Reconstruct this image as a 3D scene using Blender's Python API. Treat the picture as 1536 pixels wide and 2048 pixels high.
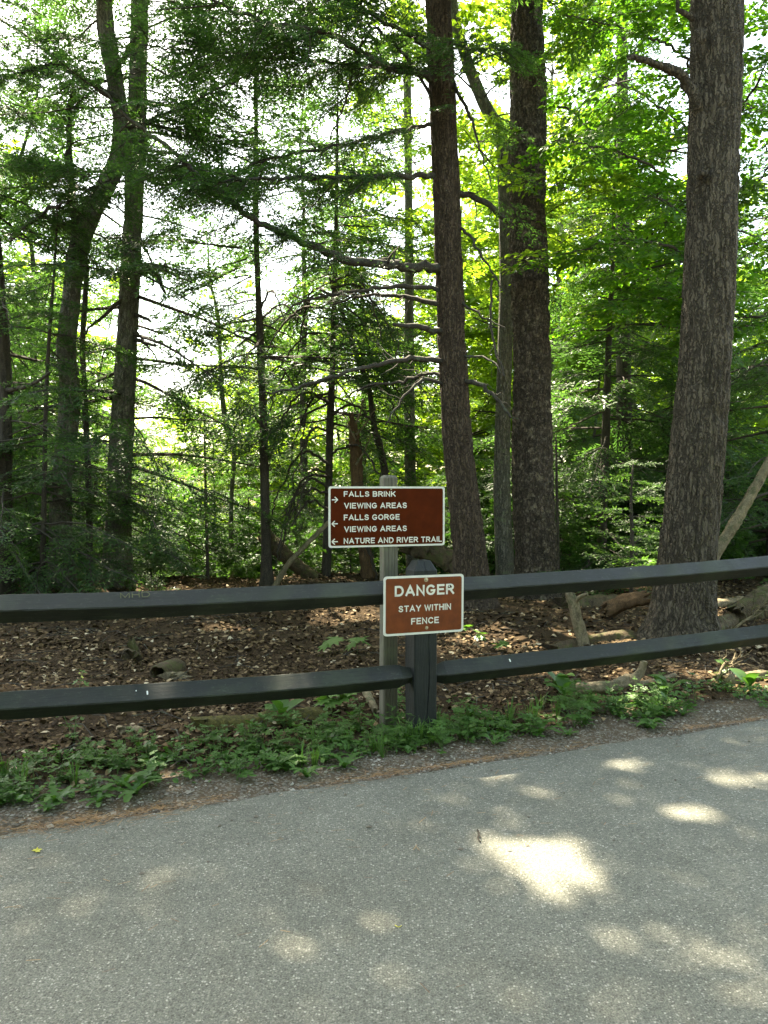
import bpy, math
import numpy as np
from math import radians as R
sc = bpy.context.scene
for o in list(bpy.data.objects): bpy.data.objects.remove(o)

# ------------------------------------------------------------------ camera, sky, sun, exposure
F_PX, PU, PV, CAM_H = 1577.0, 768.0, 1024.0, 1.5
PITCH = math.atan(44 / F_PX)
cam_d = bpy.data.cameras.new('camera'); cam = bpy.data.objects.new('camera', cam_d)
sc.collection.objects.link(cam); sc.camera = cam
cam.location = (0, 0, CAM_H); cam.rotation_euler = (R(90) - PITCH, 0, 0)
cam_d.sensor_fit = 'VERTICAL'; cam_d.sensor_height = 36.0; cam_d.lens = 36.0 * F_PX / 2048
cam_d.clip_start = 0.05; cam_d.clip_end = 2000
SUN_EL, SUN_AZ = 58.0, -24.0          # azimuth from +Y, positive towards +X
world = bpy.data.worlds.new('World'); sc.world = world; world.use_nodes = True
wn = world.node_tree.nodes; wl = world.node_tree.links
bg = wn['Background']; sky = wn.new('ShaderNodeTexSky'); sky.sky_type = 'NISHITA'; sky.sun_disc = False
sky.sun_elevation = R(SUN_EL); sky.sun_rotation = R(SUN_AZ) % (2 * math.pi)
sky.air_density = 1.0; sky.dust_density = 2.5; sky.ozone_density = 1.0
wl.new(sky.outputs[0], bg.inputs[0]); bg.inputs[1].default_value = 0.15
sun_d = bpy.data.lights.new('sun', 'SUN'); sun = bpy.data.objects.new('sun', sun_d); sc.collection.objects.link(sun)
sun_d.energy = 4.5; sun_d.angle = R(0.53); sun_d.color = (1.0, 0.962, 0.935)
SUN = np.array([math.sin(R(SUN_AZ)) * math.cos(R(SUN_EL)), math.cos(R(SUN_AZ)) * math.cos(R(SUN_EL)), math.sin(R(SUN_EL))])
from mathutils import Vector
sun.rotation_euler = Vector(tuple(SUN)).to_track_quat('Z', 'Y').to_euler()
sun.location = (-8, 20, 40)
sc.view_settings.view_transform = 'Standard'; sc.view_settings.look = 'None'
sc.view_settings.gamma = 1.0; sc.view_settings.use_curve_mapping = False
sc.view_settings.exposure = 2.85
sc.view_settings.use_white_balance = True; sc.view_settings.white_balance_temperature = 8300; sc.view_settings.white_balance_tint = 3   # camera set for shade
sc.cycles.max_bounces = 6; sc.cycles.diffuse_bounces = 4; sc.cycles.glossy_bounces = 2
sc.cycles.transmission_bounces = 4; sc.cycles.sample_clamp_indirect = 4.0
sc.cycles.use_denoising = True

# ------------------------------------------------------------------ helpers
rng = np.random.default_rng(7)
def at(u, v, Y):
    """world point seen at photo pixel (u,v) at forward distance Y"""
    a = (u - PU) / F_PX; b = -(v - PV) / F_PX
    d = np.array([a, math.cos(PITCH) + b * math.sin(PITCH), -math.sin(PITCH) + b * math.cos(PITCH)])
    return np.array([0, 0, CAM_H]) + d * (Y / d[1])
def ground_px(u, v, z=0.0):
    a = (u - PU) / F_PX; b = -(v - PV) / F_PX
    d = np.array([a, math.cos(PITCH) + b * math.sin(PITCH), -math.sin(PITCH) + b * math.cos(PITCH)])
    return np.array([0, 0, CAM_H]) + d * ((z - CAM_H) / d[2])
def _h(ix, iy, iz):
    ix, iy, iz = (np.asarray(q, np.int64) for q in (ix, iy, iz))
    n = (ix * 374761393 + iy * 668265263 + iz * 2147483647 * 3 + 1013904223) & 0xFFFFFFFF
    n = ((n ^ (n >> 13)) * 1274126177) & 0xFFFFFFFF
    n = ((n ^ (n >> 16)) * 2246822519) & 0xFFFFFFFF
    return ((n ^ (n >> 15)) & 0xFFFFFF) / float(0xFFFFFF)
def noise(x, y, z=0.0):
    x, y, z = np.broadcast_arrays(np.asarray(x, float), np.asarray(y, float), np.asarray(z, float))
    ix, iy, iz = np.floor(x).astype(np.int64), np.floor(y).astype(np.int64), np.floor(z).astype(np.int64)
    fx, fy, fz = x - ix, y - iy, z - iz
    fx, fy, fz = [f * f * (3 - 2 * f) for f in (fx, fy, fz)]
    r = 0
    for dx in (0, 1):
        for dy in (0, 1):
            for dz in (0, 1):
                w = (fx if dx else 1 - fx) * (fy if dy else 1 - fy) * (fz if dz else 1 - fz)
                r = r + w * _h(ix + dx, iy + dy, iz + dz)
    return r
def sstep(a, b, x):
    t = np.clip((x - a) / (b - a), 0, 1); return t * t * (3 - 2 * t)
def edge_y(x):            # the edge of the asphalt
    x = np.asarray(x, float)
    return 4.075 + 0.405 * x + 0.004 * x * np.abs(x).clip(0, 6)
def gz(x, y):
    x = np.asarray(x, float); y = np.asarray(y, float)
    s = (y - edge_y(x)) * 0.93
    z = -0.02 + 0.025 * sstep(-0.05, 0.25, s)
    z = z + sstep(0.4, 1.6, s) * (0.16 * (noise(x * 0.9, y * 0.9, 3.1) - 0.5) + 0.06 * (noise(x * 3, y * 3, 9.2) - 0.5))
    drop = np.clip(y - 13.2 - 0.10 * x, 0, None)
    z = z - 9.0 * (1 - np.exp(-drop * drop / (drop + 3.0) * 0.045))
    return z
def gz1(x, y): return float(gz(x, y))
COL = sc.collection
def mesh(name, V, polys, mats, midx=None, tint=None, smooth=False):
    """polys: list of (k,n) index arrays; midx: matching list of material index arrays or ints"""
    me = bpy.data.meshes.new(name)
    V = np.ascontiguousarray(V, np.float32)
    me.vertices.add(len(V)); me.vertices.foreach_set('co', V.ravel())
    polys = [np.asarray(p, np.int32) for p in polys if len(p)]
    tot = sum(p.size for p in polys); npoly = sum(len(p) for p in polys)
    me.loops.add(tot); me.polygons.add(npoly)
    me.loops.foreach_set('vertex_index', np.concatenate([p.ravel() for p in polys]))
    ls = np.concatenate([np.full(len(p), p.shape[1], np.int32) for p in polys])
    st = np.concatenate([[0], np.cumsum(ls)[:-1]]).astype(np.int32)
    me.polygons.foreach_set('loop_start', st)
    for m in mats: me.materials.append(m)
    if midx is not None:
        mi = np.concatenate([np.broadcast_to(np.asarray(m, np.int32), (len(p),)) for m, p in zip(midx, polys)])
        me.polygons.foreach_set('material_index', mi)
    me.polygons.foreach_set('use_smooth', np.full(npoly, bool(smooth)))
    if tint is not None:
        a = me.attributes.new('tint', 'FLOAT', 'POINT'); a.data.foreach_set('value', np.ascontiguousarray(tint, np.float32))
    me.update(calc_edges=True)
    return me
def link(name, me, parent=None, loc=None):
    o = bpy.data.objects.new(name, me); COL.objects.link(o)
    if loc is not None: o.location = tuple(float(c) for c in loc)
    if parent is not None: o.parent = parent
    return o
def thing(name, label, cat, loc=(0, 0, 0), group=None, rz=0.0):
    o = bpy.data.objects.new(name, None); COL.objects.link(o); o.empty_display_size = 0.2
    o.location = tuple(float(c) for c in loc); o.rotation_euler = (0, 0, rz)
    return tag(o, label, cat, group)
def tag(o, label=None, cat=None, group=None, kind=None):
    if label: o['label'] = label
    if cat: o['category'] = cat
    if group: o['group'] = group
    if kind: o['kind'] = kind
    return o
def copy_tree(o, parent=None):
    c = o.copy(); COL.objects.link(c)
    if parent is not None: c.parent = parent
    for ch in o.children: copy_tree(ch, c)
    return c
class MB:
    def __init__(s): s.V, s.P, s.M, s.T, s.n = [], [], [], [], 0
    def add(s, V, F, m=0, t=0.5):
        V = np.asarray(V, float); F = np.asarray(F, int)
        s.V.append(V); s.P.append(F + s.n); s.M.append(np.broadcast_to(np.asarray(m), (len(F),)))
        s.T.append(np.broadcast_to(np.asarray(t, float), (len(V),))); s.n += len(V); return s
    def box(s, c, d, m=0, t=0.5):
        c = np.array(c, float); d = np.array(d, float) / 2
        V = np.array([[x, y, z] for x in (-1, 1) for y in (-1, 1) for z in (-1, 1)]) * d + c
        return s.add(V, [[0, 1, 3, 2], [4, 6, 7, 5], [0, 4, 5, 1], [2, 3, 7, 6], [0, 2, 6, 4], [1, 5, 7, 3]], m, t)
    def tube(s, pts, rad, seg=8, m=0, t=0.5, caps=True, rough=0.0, seed=0.0):
        V, Q = tube(pts, rad, seg, rough, seed); k = s.n
        s.add(V, Q, m, t)
        if caps:
            n = len(pts)
            for ring, rev in ((0, True), (n - 1, False)):
                c = V[ring * seg:(ring + 1) * seg].mean(0)
                idx = np.arange(seg); a = ring * seg + idx; b = ring * seg + (idx + 1) % seg
                tri = np.stack([a, b, np.full(seg, seg * n)], 1)
                if rev: tri = tri[:, ::-1]
                VV = np.concatenate([V, [c]]); s.add(VV, tri, m, t)
        return s
    def build(s, name, mats, parent=None, smooth=False, origin=None, loc=None):
        V = np.concatenate(s.V)
        if origin is not None: V = V - np.asarray(origin)
        me = mesh(name, V, s.P, mats, s.M, np.concatenate(s.T), smooth)
        return link(name, me, parent, loc)
def catmull(P, n):
    P = np.asarray(P, float)
    if len(P) == 2: return P[0] + (P[1] - P[0]) * np.linspace(0, 1, n)[:, None]
    Q = np.concatenate([[2 * P[0] - P[1]], P, [2 * P[-1] - P[-2]]])
    seg = np.linalg.norm(np.diff(P[:, :3], axis=0), axis=1); cum = np.concatenate([[0], np.cumsum(seg)])
    d = np.linspace(0, cum[-1], n); i = np.clip(np.searchsorted(cum, d, 'right') - 1, 0, len(P) - 2)
    t = ((d - cum[i]) / np.maximum(seg[i], 1e-9))[:, None]
    a, b, c, e = Q[i], Q[i + 1], Q[i + 2], Q[i + 3]
    return 0.5 * (2 * b + (c - a) * t + (2 * a - 5 * b + 4 * c - e) * t ** 2 + (3 * b - a - 3 * c + e) * t ** 3)
def frames(pts):
    T = np.gradient(pts, axis=0); T /= np.linalg.norm(T, axis=1)[:, None] + 1e-12
    ref = np.array([1.0, 0, 0]) if abs(T[0][0]) < 0.8 else np.array([0, 0, 1.0])
    N = ref - (T @ ref)[:, None] * T; N /= np.linalg.norm(N, axis=1)[:, None] + 1e-12
    return T, N, np.cross(T, N)
def tube(pts, rad, seg=8, rough=0.0, seed=0.0):
    pts = np.asarray(pts, float); n = len(pts); rad = np.broadcast_to(np.asarray(rad, float), (n,))
    T, N, B = frames(pts); th = np.linspace(0, 2 * math.pi, seg, endpoint=False)
    r = rad[:, None] * np.ones(seg)
    if rough:
        z = np.arange(n)[:, None] * 1.0
        r = r * (1 + rough * 2 * (noise(np.cos(th)[None] * 1.5 + 7, np.sin(th)[None] * 1.5 + seed, z * 0.6) - 0.5))
    V = pts[:, None] + r[..., None] * (np.cos(th)[None, :, None] * N[:, None] + np.sin(th)[None, :, None] * B[:, None])
    i = np.arange(n - 1)[:, None] * seg; j = np.arange(seg)[None]; k = (j + 1) % seg
    Q = np.stack([i + j, i + k, i + seg + k, i + seg + j], -1).reshape(-1, 4)
    return V.reshape(-1, 3), Q

# ------------------------------------------------------------------ materials
def mat(name):
    m = bpy.data.materials.new(name); m.use_nodes = True
    nt = m.node_tree; b = nt.nodes['Principled BSDF']; return m, nt, b
def N(nt, typ, **kw):
    n = nt.nodes.new('ShaderNode' + typ)
    for k, v in kw.items(): setattr(n, k, v)
    return n
def ramp(nt, fac, stops, interp='LINEAR'):
    r = N(nt, 'ValToRGB'); r.color_ramp.interpolation = interp
    e = r.color_ramp.elements
    while len(e) < len(stops): e.new(0.5)
    for el, (p, c) in zip(e, stops): el.position = p; el.color = (*c, 1) if len(c) == 3 else c
    nt.links.new(fac, r.inputs[0]); return r.outputs[0]
def mix(nt, f, a, b, typ='MIX'):
    n = N(nt, 'Mix', data_type='RGBA', blend_type=typ)
    for i, v in ((0, f), (6, a), (7, b)):
        if hasattr(v, 'links') or isinstance(v, bpy.types.NodeSocket): nt.links.new(v, n.inputs[i])
        else: n.inputs[i].default_value = v if i == 0 else (*v, 1)
    return n.outputs[2]
def coords(nt, scale=(1, 1, 1), kind='Object'):
    tc = N(nt, 'TexCoord'); mp = N(nt, 'Mapping'); mp.inputs['Scale'].default_value = scale
    nt.links.new(tc.outputs[kind], mp.inputs[0]); return mp.outputs[0]
def tex_noise(nt, vec, scale, detail=4, rough=0.55, out=0):
    n = N(nt, 'TexNoise'); n.inputs['Scale'].default_value = scale; n.inputs['Detail'].default_value = detail
    n.inputs['Roughness'].default_value = rough; nt.links.new(vec, n.inputs['Vector']); return n.outputs[out]
def tex_vor(nt, vec, scale, feature='F1', out='Distance', rand=1.0):
    n = N(nt, 'TexVoronoi', feature=feature); n.inputs['Scale'].default_value = scale
    n.inputs['Randomness'].default_value = rand
    nt.links.new(vec, n.inputs['Vector']); return n.outputs[out]
def bump(nt, b, h, strength=0.5, dist=0.02):
    n = N(nt, 'Bump'); n.inputs['Strength'].default_value = strength; n.inputs['Distance'].default_value = dist
    nt.links.new(h, n.inputs['Height']); nt.links.new(n.outputs[0], b.inputs['Normal'])
def math_n(nt, op, a, b=None):
    n = N(nt, 'Math', operation=op)
    for i, v in enumerate((a, b)):
        if v is None: continue
        if isinstance(v, (int, float)): n.inputs[i].default_value = v
        else: nt.links.new(v, n.inputs[i])
    return n.outputs[0]
def attr(nt, name='tint'):
    n = N(nt, 'Attribute', attribute_name=name); return n.outputs['Fac']
def leaf_mat(name, stops, trans, tf=0.4, rough=0.5):
    m, nt, b = mat(name)
    col = ramp(nt, attr(nt), stops); nt.links.new(col, b.inputs['Base Color']); b.inputs['Roughness'].default_value = rough
    b.inputs['Specular IOR Level'].default_value = 0.35
    t = N(nt, 'BsdfTranslucent'); tc = mix(nt, 1.0, col, trans, 'MULTIPLY'); nt.links.new(tc, t.inputs[0])
    mx = N(nt, 'MixShader'); mx.inputs[0].default_value = tf
    nt.links.new(b.outputs[0], mx.inputs[1]); nt.links.new(t.outputs[0], mx.inputs[2])
    nt.links.new(mx.outputs[0], nt.nodes['Material Output'].inputs[0]); return m
def bark_mat(name, dark, light, lichen=None, vs=14, stretch=0.22, strength=0.7, dist=0.02, lich_amt=0.6, flake=False, plate=0.0):
    m, nt, b = mat(name)
    v = coords(nt, (1, 1, stretch)); v1 = coords(nt)
    n1 = tex_noise(nt, v, vs, 6, 0.7); n2 = tex_noise(nt, v1, 3.0, 3)
    n3 = tex_noise(nt, v1, 60, 4, 0.7)
    c = ramp(nt, n1, [(0.32, dark), (0.66, light)])
    c = mix(nt, ramp(nt, n3, [(.5, (0, 0, 0)), (.72, (.7,) * 3)]), c, tuple(x * 1.7 for x in light))
    c = mix(nt, ramp(nt, n2, [(0.35, (0, 0, 0)), (0.7, (.45,) * 3)]), c, tuple(x * 0.7 for x in light))
    w = math_n(nt, 'ADD', n1, math_n(nt, 'MULTIPLY', n3, 0.3))
    if plate:                                        # bark plates parted by narrow fissures of a darker colour
        wv_ = N(nt, 'VectorMath', operation='ADD'); nz = N(nt, 'VectorMath', operation='SCALE'); nz.inputs['Scale'].default_value = .09
        nt.links.new(tex_noise(nt, v1, 14, 3, .6, 1), nz.inputs[0]); nt.links.new(coords(nt, (1, 1, .11 if not flake else .45)), wv_.inputs[0]); nt.links.new(nz.outputs[0], wv_.inputs[1])
        e = tex_vor(nt, wv_.outputs[0], plate, 'DISTANCE_TO_EDGE'); cc = tex_vor(nt, wv_.outputs[0], plate, 'F1', 'Color')
        sep = N(nt, 'SeparateColor'); nt.links.new(cc, sep.inputs[0])
        c = mix(nt, math_n(nt, 'MULTIPLY', sep.outputs[0], .22), c, tuple(x * 1.25 for x in light))
        c = mix(nt, ramp(nt, e, [(.01, (.55,) * 3), (.16, (0, 0, 0))]), c, tuple(x * .8 for x in dark))
        w = math_n(nt, 'ADD', w, ramp(nt, e, [(0, (0, 0, 0)), (.16, (1.0,) * 3)]))
    if lichen:
        ln = tex_noise(nt, v1, 9, 5, 0.7)
        c = mix(nt, ramp(nt, ln, [(lich_amt, (0, 0, 0)), (lich_amt + 0.07, (.75,) * 3)]), c, lichen)
        fl = tex_noise(nt, v1, 38, 2, .5); c = mix(nt, ramp(nt, fl, [(.70, (0, 0, 0)), (.74, (.7,) * 3)]), c, tuple(x * 1.25 for x in lichen))
    nt.links.new(c, b.inputs['Base Color']); b.inputs['Roughness'].default_value = 0.85
    b.inputs['Specular IOR Level'].default_value = 0.25
    if flake: w = math_n(nt, 'ADD', w, tex_vor(nt, coords(nt, (1, 1, 0.5)), 28))
    bump(nt, b, w, strength, dist); return m
M = {}
M['hemlock'] = leaf_mat('hemlock_needles', [(0, (.026, .058, .022)), (.5, (.048, .098, .034)), (1, (.090, .160, .048))], (1.7, 2.0, .9), .5, .45)
M['spruce'] = leaf_mat('pine_needles', [(0, (.018, .042, .016)), (1, (.045, .09, .03))], (1.0, 1.2, .6), .3, .45)
M['beech'] = leaf_mat('beech_leaves', [(0, (.038, .100, .016)), (.6, (.066, .150, .022)), (1, (.125, .21, .03))], (1.9, 2.2, .9), .5, .4)
M['maple'] = leaf_mat('maple_leaves', [(0, (.06, .13, .02)), (1, (.16, .24, .04))], (2.2, 2.2, 1.0), .55, .45)
M['understory'] = leaf_mat('shrub_leaves', [(0, (.028, .075, .018)), (1, (.075, .15, .03))], (1.6, 1.9, .8), .45, .45)
M['weed'] = leaf_mat('weed_leaves', [(0, (.040, .095, .022)), (.6, (.068, .145, .032)), (1, (.125, .21, .05))], (1.3, 1.6, .7), .35, .45)
M['weed_stem'] = leaf_mat('weed_stems', [(0, (.06, .12, .03)), (1, (.12, .18, .06))], (1, 1.2, .6), .2)
M['twig'] = bark_mat('twig_bark', (.022, .018, .014), (.075, .062, .050), None, 30, .4, .4, .004)
M['dead'] = bark_mat('dead_branch_bark', (.016, .013, .010), (.062, .053, .042), (.10, .115, .075), 26, .5, .5, .006, .55)
M['pine_bark'] = bark_mat('pine_bark', (.042, .033, .021), (.122, .097, .066), (.17, .155, .115), 14, .16, 1.0, .03, .70, plate=27)
M['hemlock_bark'] = bark_mat('hemlock_bark', (.032, .021, .013), (.116, .081, .053), (.17, .16, .12), 18, .18, 1.0, .025, .69, plate=32)
M['flaky_bark'] = bark_mat('flaky_birch_bark', (.026, .020, .014), (.165, .125, .088), (.34, .275, .19), 13, .5, 1.0, .06, .56, True, plate=24)
M['grey_bark'] = bark_mat('grey_bark', (.065, .061, .046), (.225, .208, .16), (.20, .23, .13), 18, .25, 1.0, .025, .56, plate=34)
M['dark_bark'] = bark_mat('dark_bark', (.016, .013, .009), (.070, .058, .044), (.09, .095, .06), 20, .3, .8, .015, .66)
M['log'] = bark_mat('rotting_log_wood', (.020, .014, .008), (.115, .082, .045), (.070, .078, .022), 11, .8, 1.0, .04, .50)
M['pale_wood'] = bark_mat('pale_dead_wood', (.045, .033, .018), (.23, .185, .11), (.075, .082, .035), 15, .5, 1.0, .02, .56)
M['snag'] = bark_mat('snag_wood', (.030, .018, .009), (.15, .088, .042), None, 20, .2, 1.0, .03)
# asphalt with exposed aggregate
m, nt, b = mat('asphalt'); M['asphalt'] = m
v = coords(nt)
cell = N(nt, 'TexVoronoi'); cell.inputs['Scale'].default_value = 120; nt.links.new(v, cell.inputs['Vector'])
cell2 = N(nt, 'TexVoronoi'); cell2.inputs['Scale'].default_value = 260; nt.links.new(v, cell2.inputs['Vector'])
sx = N(nt, 'SeparateColor'); nt.links.new(cell.outputs['Color'], sx.inputs[0])
sx2 = N(nt, 'SeparateColor'); nt.links.new(cell2.outputs['Color'], sx2.inputs[0])
base = ramp(nt, tex_noise(nt, v, 1.1, 5, .6), [(.3, (.118, .117, .094)), (.7, (.172, .170, .138))])
stone = ramp(nt, sx.outputs[0], [(0, (.05, .05, .04)), (.4, (.12, .119, .096)), (.75, (.18, .178, .148)), (.9, (.31, .30, .255)), (1, (.50, .485, .42))])
fine = ramp(nt, sx2.outputs[0], [(0, (.05, .052, .045)), (.6, (.155, .157, .133)), (1, (.34, .335, .29))])
dist = ramp(nt, cell.outputs['Distance'], [(.35, (1, 1, 1)), (.55, (0, 0, 0))])
c = mix(nt, .45, base, fine); c = mix(nt, math_n(nt, 'MULTIPLY', dist, .75), c, stone)
stain = ramp(nt, tex_noise(nt, v, 2.3, 6, .7), [(.40, (.94, .93, .90)), (.75, (.68, .67, .635))])
c = mix(nt, 1, c, stain, 'MULTIPLY')
nt.links.new(c, b.inputs['Base Color']); b.inputs['Roughness'].default_value = .8; b.inputs['Specular IOR Level'].default_value = .35
hgt = math_n(nt, 'ADD', math_n(nt, 'MULTIPLY', cell.outputs['Distance'], -1.0), math_n(nt, 'MULTIPLY', cell2.outputs['Distance'], -.5))
bump(nt, b, hgt, .6, .006)
# forest soil: grey sandy dirt at the road, dark humus further in
m, nt, b = mat('forest_soil'); M['soil'] = m
v = coords(nt)
f = attr(nt, 'tint')
n1 = tex_noise(nt, v, 6, 8, .7); n2 = tex_noise(nt, v, 60, 4, .7)
dirt = ramp(nt, n1, [(.3, (.078, .056, .036)), (.7, (.14, .108, .074))])
vs = N(nt, 'TexVoronoi'); vs.inputs['Scale'].default_value = 85; nt.links.new(v, vs.inputs['Vector'])
ss = N(nt, 'SeparateColor'); nt.links.new(vs.outputs['Color'], ss.inputs[0])
peb = ramp(nt, ss.outputs[0], [(.6, (0, 0, 0)), (.8, (.7, .7, .7))])
dirt = mix(nt, peb, dirt, (.22, .20, .165))
hum = ramp(nt, n1, [(.25, (.016, .010, .005)), (.55, (.038, .024, .012)), (.8, (.078, .050, .026))])
hum = mix(nt, ramp(nt, n2, [(.45, (0, 0, 0)), (.75, (.8,) * 3)]), hum, (.095, .064, .034))
c = mix(nt, f, dirt, hum); nt.links.new(c, b.inputs['Base Color']); b.inputs['Roughness'].default_value = .95; b.inputs['Specular IOR Level'].default_value = .1
bump(nt, b, math_n(nt, 'ADD', n1, math_n(nt, 'MULTIPLY', n2, .6)), .9, .03)
# dry leaves
m, nt, b = mat('dry_leaves'); M['litter'] = m
c = ramp(nt, attr(nt), [(0, (.014, .008, .003)), (.3, (.050, .031, .015)), (.55, (.100, .064, .031)), (.75, (.18, .122, .064)), (.9, (.29, .21, .12)), (1, (.44, .36, .24))])
nt.links.new(c, b.inputs['Base Color']); b.inputs['Roughness'].default_value = .8; b.inputs['Specular IOR Level'].default_value = .12
m, nt, b = mat('pine_straw'); M['straw'] = m
c = ramp(nt, attr(nt), [(0, (.11, .055, .022)), (.6, (.25, .125, .045)), (1, (.36, .22, .09))]); nt.links.new(c, b.inputs['Base Color']); b.inputs['Roughness'].default_value = .6
m, nt, b = mat('gravel_stone'); M['gravel'] = m
c = ramp(nt, attr(nt), [(0, (.07, .056, .04)), (.5, (.155, .13, .098)), (1, (.38, .35, .29))]); nt.links.new(c, b.inputs['Base Color']); b.inputs['Roughness'].default_value = .8
m, nt, b = mat('moss'); M['moss'] = m
v = coords(nt); n1 = tex_noise(nt, v, 40, 5, .7)
c = ramp(nt, n1, [(.3, (.035, .03, .008)), (.55, (.10, .085, .018)), (.75, (.17, .14, .03))]); nt.links.new(c, b.inputs['Base Color']); b.inputs['Roughness'].default_value = .95
bump(nt, b, n1, 1, .02)
# dark painted timber
m, nt, b = mat('dark_painted_timber'); M['rail'] = m
v = coords(nt, (1.2, 14, 14)); v1 = coords(nt)
n1 = tex_noise(nt, v, 6, 5, .6); n2 = tex_noise(nt, v1, 5, 5, .65); n3 = tex_noise(nt, v1, 45, 4, .7)
c = ramp(nt, n2, [(.3, (.011, .013, .010)), (.7, (.023, .026, .020))])
c = mix(nt, ramp(nt, n3, [(.58, (0, 0, 0)), (.72, (.6,) * 3)]), c, (.06, .066, .054))
c = mix(nt, ramp(nt, tex_noise(nt, v1, 2.2, 4, .6), [(.5, (0, 0, 0)), (.66, (.5,) * 3)]), c, (.040, .050, .028))
chk = ramp(nt, tex_noise(nt, coords(nt, (.7, 26, 26)), 2.2, 3, .6), [(.485, (0, 0, 0)), (.50, (.9,) * 3), (.515, (0, 0, 0))])
c = mix(nt, chk, c, (.008, .008, .007))
c = mix(nt, ramp(nt, tex_noise(nt, coords(nt, (2, 9, 9)), 7, 5, .7), [(.60, (0, 0, 0)), (.70, (.6,) * 3)]), c, (.060, .062, .048))
nt.links.new(c, b.inputs['Base Color'])
nt.links.new(ramp(nt, n2, [(.3, (.5,) * 3), (.7, (.72,) * 3)]), b.inputs['Roughness']); b.inputs['Specular IOR Level'].default_value = .36
bump(nt, b, math_n(nt, 'ADD', n1, math_n(nt, 'MULTIPLY', n3, .4)), .35, .006)
m, nt, b = mat('dark_painted_post'); M['post'] = m
v = coords(nt, (16, 16, 1.2)); v1 = coords(nt)
n1 = tex_noise(nt, v, 6, 5, .6); n2 = tex_noise(nt, v1, 6, 5, .65); n3 = tex_noise(nt, v1, 50, 4, .7)
c = ramp(nt, n2, [(.3, (.009, .011, .011)), (.7, (.018, .021, .019))])
c = mix(nt, ramp(nt, n3, [(.6, (0, 0, 0)), (.74, (.5,) * 3)]), c, (.038, .042, .036))
nt.links.new(c, b.inputs['Base Color']); b.inputs['Roughness'].default_value = .6; b.inputs['Specular IOR Level'].default_value = .3
bump(nt, b, math_n(nt, 'ADD', n1, math_n(nt, 'MULTIPLY', n3, .4)), .5, .008)
m, nt, b = mat('weathered_timber'); M['timber'] = m
v = coords(nt, (22, 22, 1.0)); v1 = coords(nt)
wv = N(nt, 'TexWave', wave_type='BANDS', bands_direction='X'); wv.inputs['Scale'].default_value = 1.6; wv.inputs['Distortion'].default_value = 7
wv.inputs['Detail'].default_value = 3; wv.inputs['Detail Scale'].default_value = .8; nt.links.new(coords(nt, (9, 9, .8)), wv.inputs[0])
n1 = tex_noise(nt, v, 5, 6, .65)
c = ramp(nt, n1, [(.3, (.055, .048, .033)), (.7, (.14, .128, .094))])
c = mix(nt, math_n(nt, 'MULTIPLY', wv.outputs['Fac'], .35), c, (.16, .15, .11))
c = mix(nt, ramp(nt, tex_noise(nt, v1, 7, 4), [(.5, (0, 0, 0)), (.7, (.5,) * 3)]), c, (.14, .17, .09))
nt.links.new(c, b.inputs['Base Color']); b.inputs['Roughness'].default_value = .85
bump(nt, b, math_n(nt, 'ADD', n1, wv.outputs['Fac']), .5, .006)
def plain(name, col, rough=.5, metal=0.0, spec=.5, wob=.12):
    m, nt, b = mat(name); v = coords(nt)
    n = tex_noise(nt, v, 12, 5, .65)
    c = ramp(nt, n, [(.3, tuple(x * (1 - wob) for x in col)), (.7, tuple(min(1, x * (1 + wob)) for x in col))])
    nt.links.new(c, b.inputs['Base Color']); b.inputs['Roughness'].default_value = rough; b.inputs['Metallic'].default_value = metal
    b.inputs['Specular IOR Level'].default_value = spec; return m
M['sign_brown'] = plain('sign_brown_sheeting', (.070, .011, .002), .5, 0, .06, .2)
M['danger_brown'] = plain('danger_brown_sheeting', (.150, .033, .007), .40, 0, .25, .25)
M['sign_white'] = plain('sign_white_sheeting', (.66, .64, .58), .45, 0, .4, .06)
M['letter'] = plain('white_lettering', (.68, .65, .58), .45, 0, .4, .06)
M['bolt'] = plain('bolt_zinc', (.40, .34, .24), .4, .8)
M['hole'] = plain('hole_black', (.012, .012, .012), .9)
M['dropping'] = plain('bird_dropping', (.7, .7, .66), .8)
M['scratch'] = plain('olive_scratches', (.085, .085, .035), .8)
M['yellow_leaf'] = plain('yellow_leaf', (.42, .38, .04), .5)
M['flower'] = plain('pale_yellow_petals', (.55, .55, .12), .6)

# ------------------------------------------------------------------ ground and road
def axis(lo, hi, fine_lo, fine_hi, step, far_step):
    a = np.arange(fine_lo, fine_hi + 1e-6, step)
    def grow(start, end, sgn):
        out, s, p = [], step, start
        while (p - end) * sgn < 0: s = min(s * 1.25, far_step); p = p + s * sgn; out.append(p)
        return out
    return np.array(grow(fine_lo, lo, -1)[::-1] + list(a) + grow(fine_hi, hi, 1))
gx = axis(-400, 400, -8, 8, .11, 30); gy = axis(-200, 500, 2.5, 15, .11, 30)
X, Y = np.meshgrid(gx, gy)
Zg = gz(X, Y); V = np.stack([X, Y, Zg], -1).reshape(-1, 3)
nx, ny = len(gx), len(gy)
i = np.arange(ny - 1)[:, None] * nx; j = np.arange(nx - 1)[None]
Q = np.stack([i + j, i + j + 1, i + j + nx + 1, i + j + nx], -1).reshape(-1, 4)
s = (V[:, 1] - edge_y(V[:, 0])) * .93
hum = sstep(.25, .75, s + .35 * (noise(V[:, 0] * 3, V[:, 1] * 3, 1.0) - .5))
tag(link('forest_floor', mesh('forest_floor', V, [Q], [M['soil']], None, hum, True)), kind='structure')
rx = np.concatenate([np.linspace(-80, -8, 40, endpoint=False), np.arange(-8, 9, .05), np.linspace(9, 80, 40)])
rows = [8.0, 4.0, 2.0, 1.0, .4, .12, .04, 0.0]
wob = .05 * (noise(rx * 2.2, 0, 5) - .5) + .03 * (noise(rx * 9, 0, 8) - .5)
V, T = [], []
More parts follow.
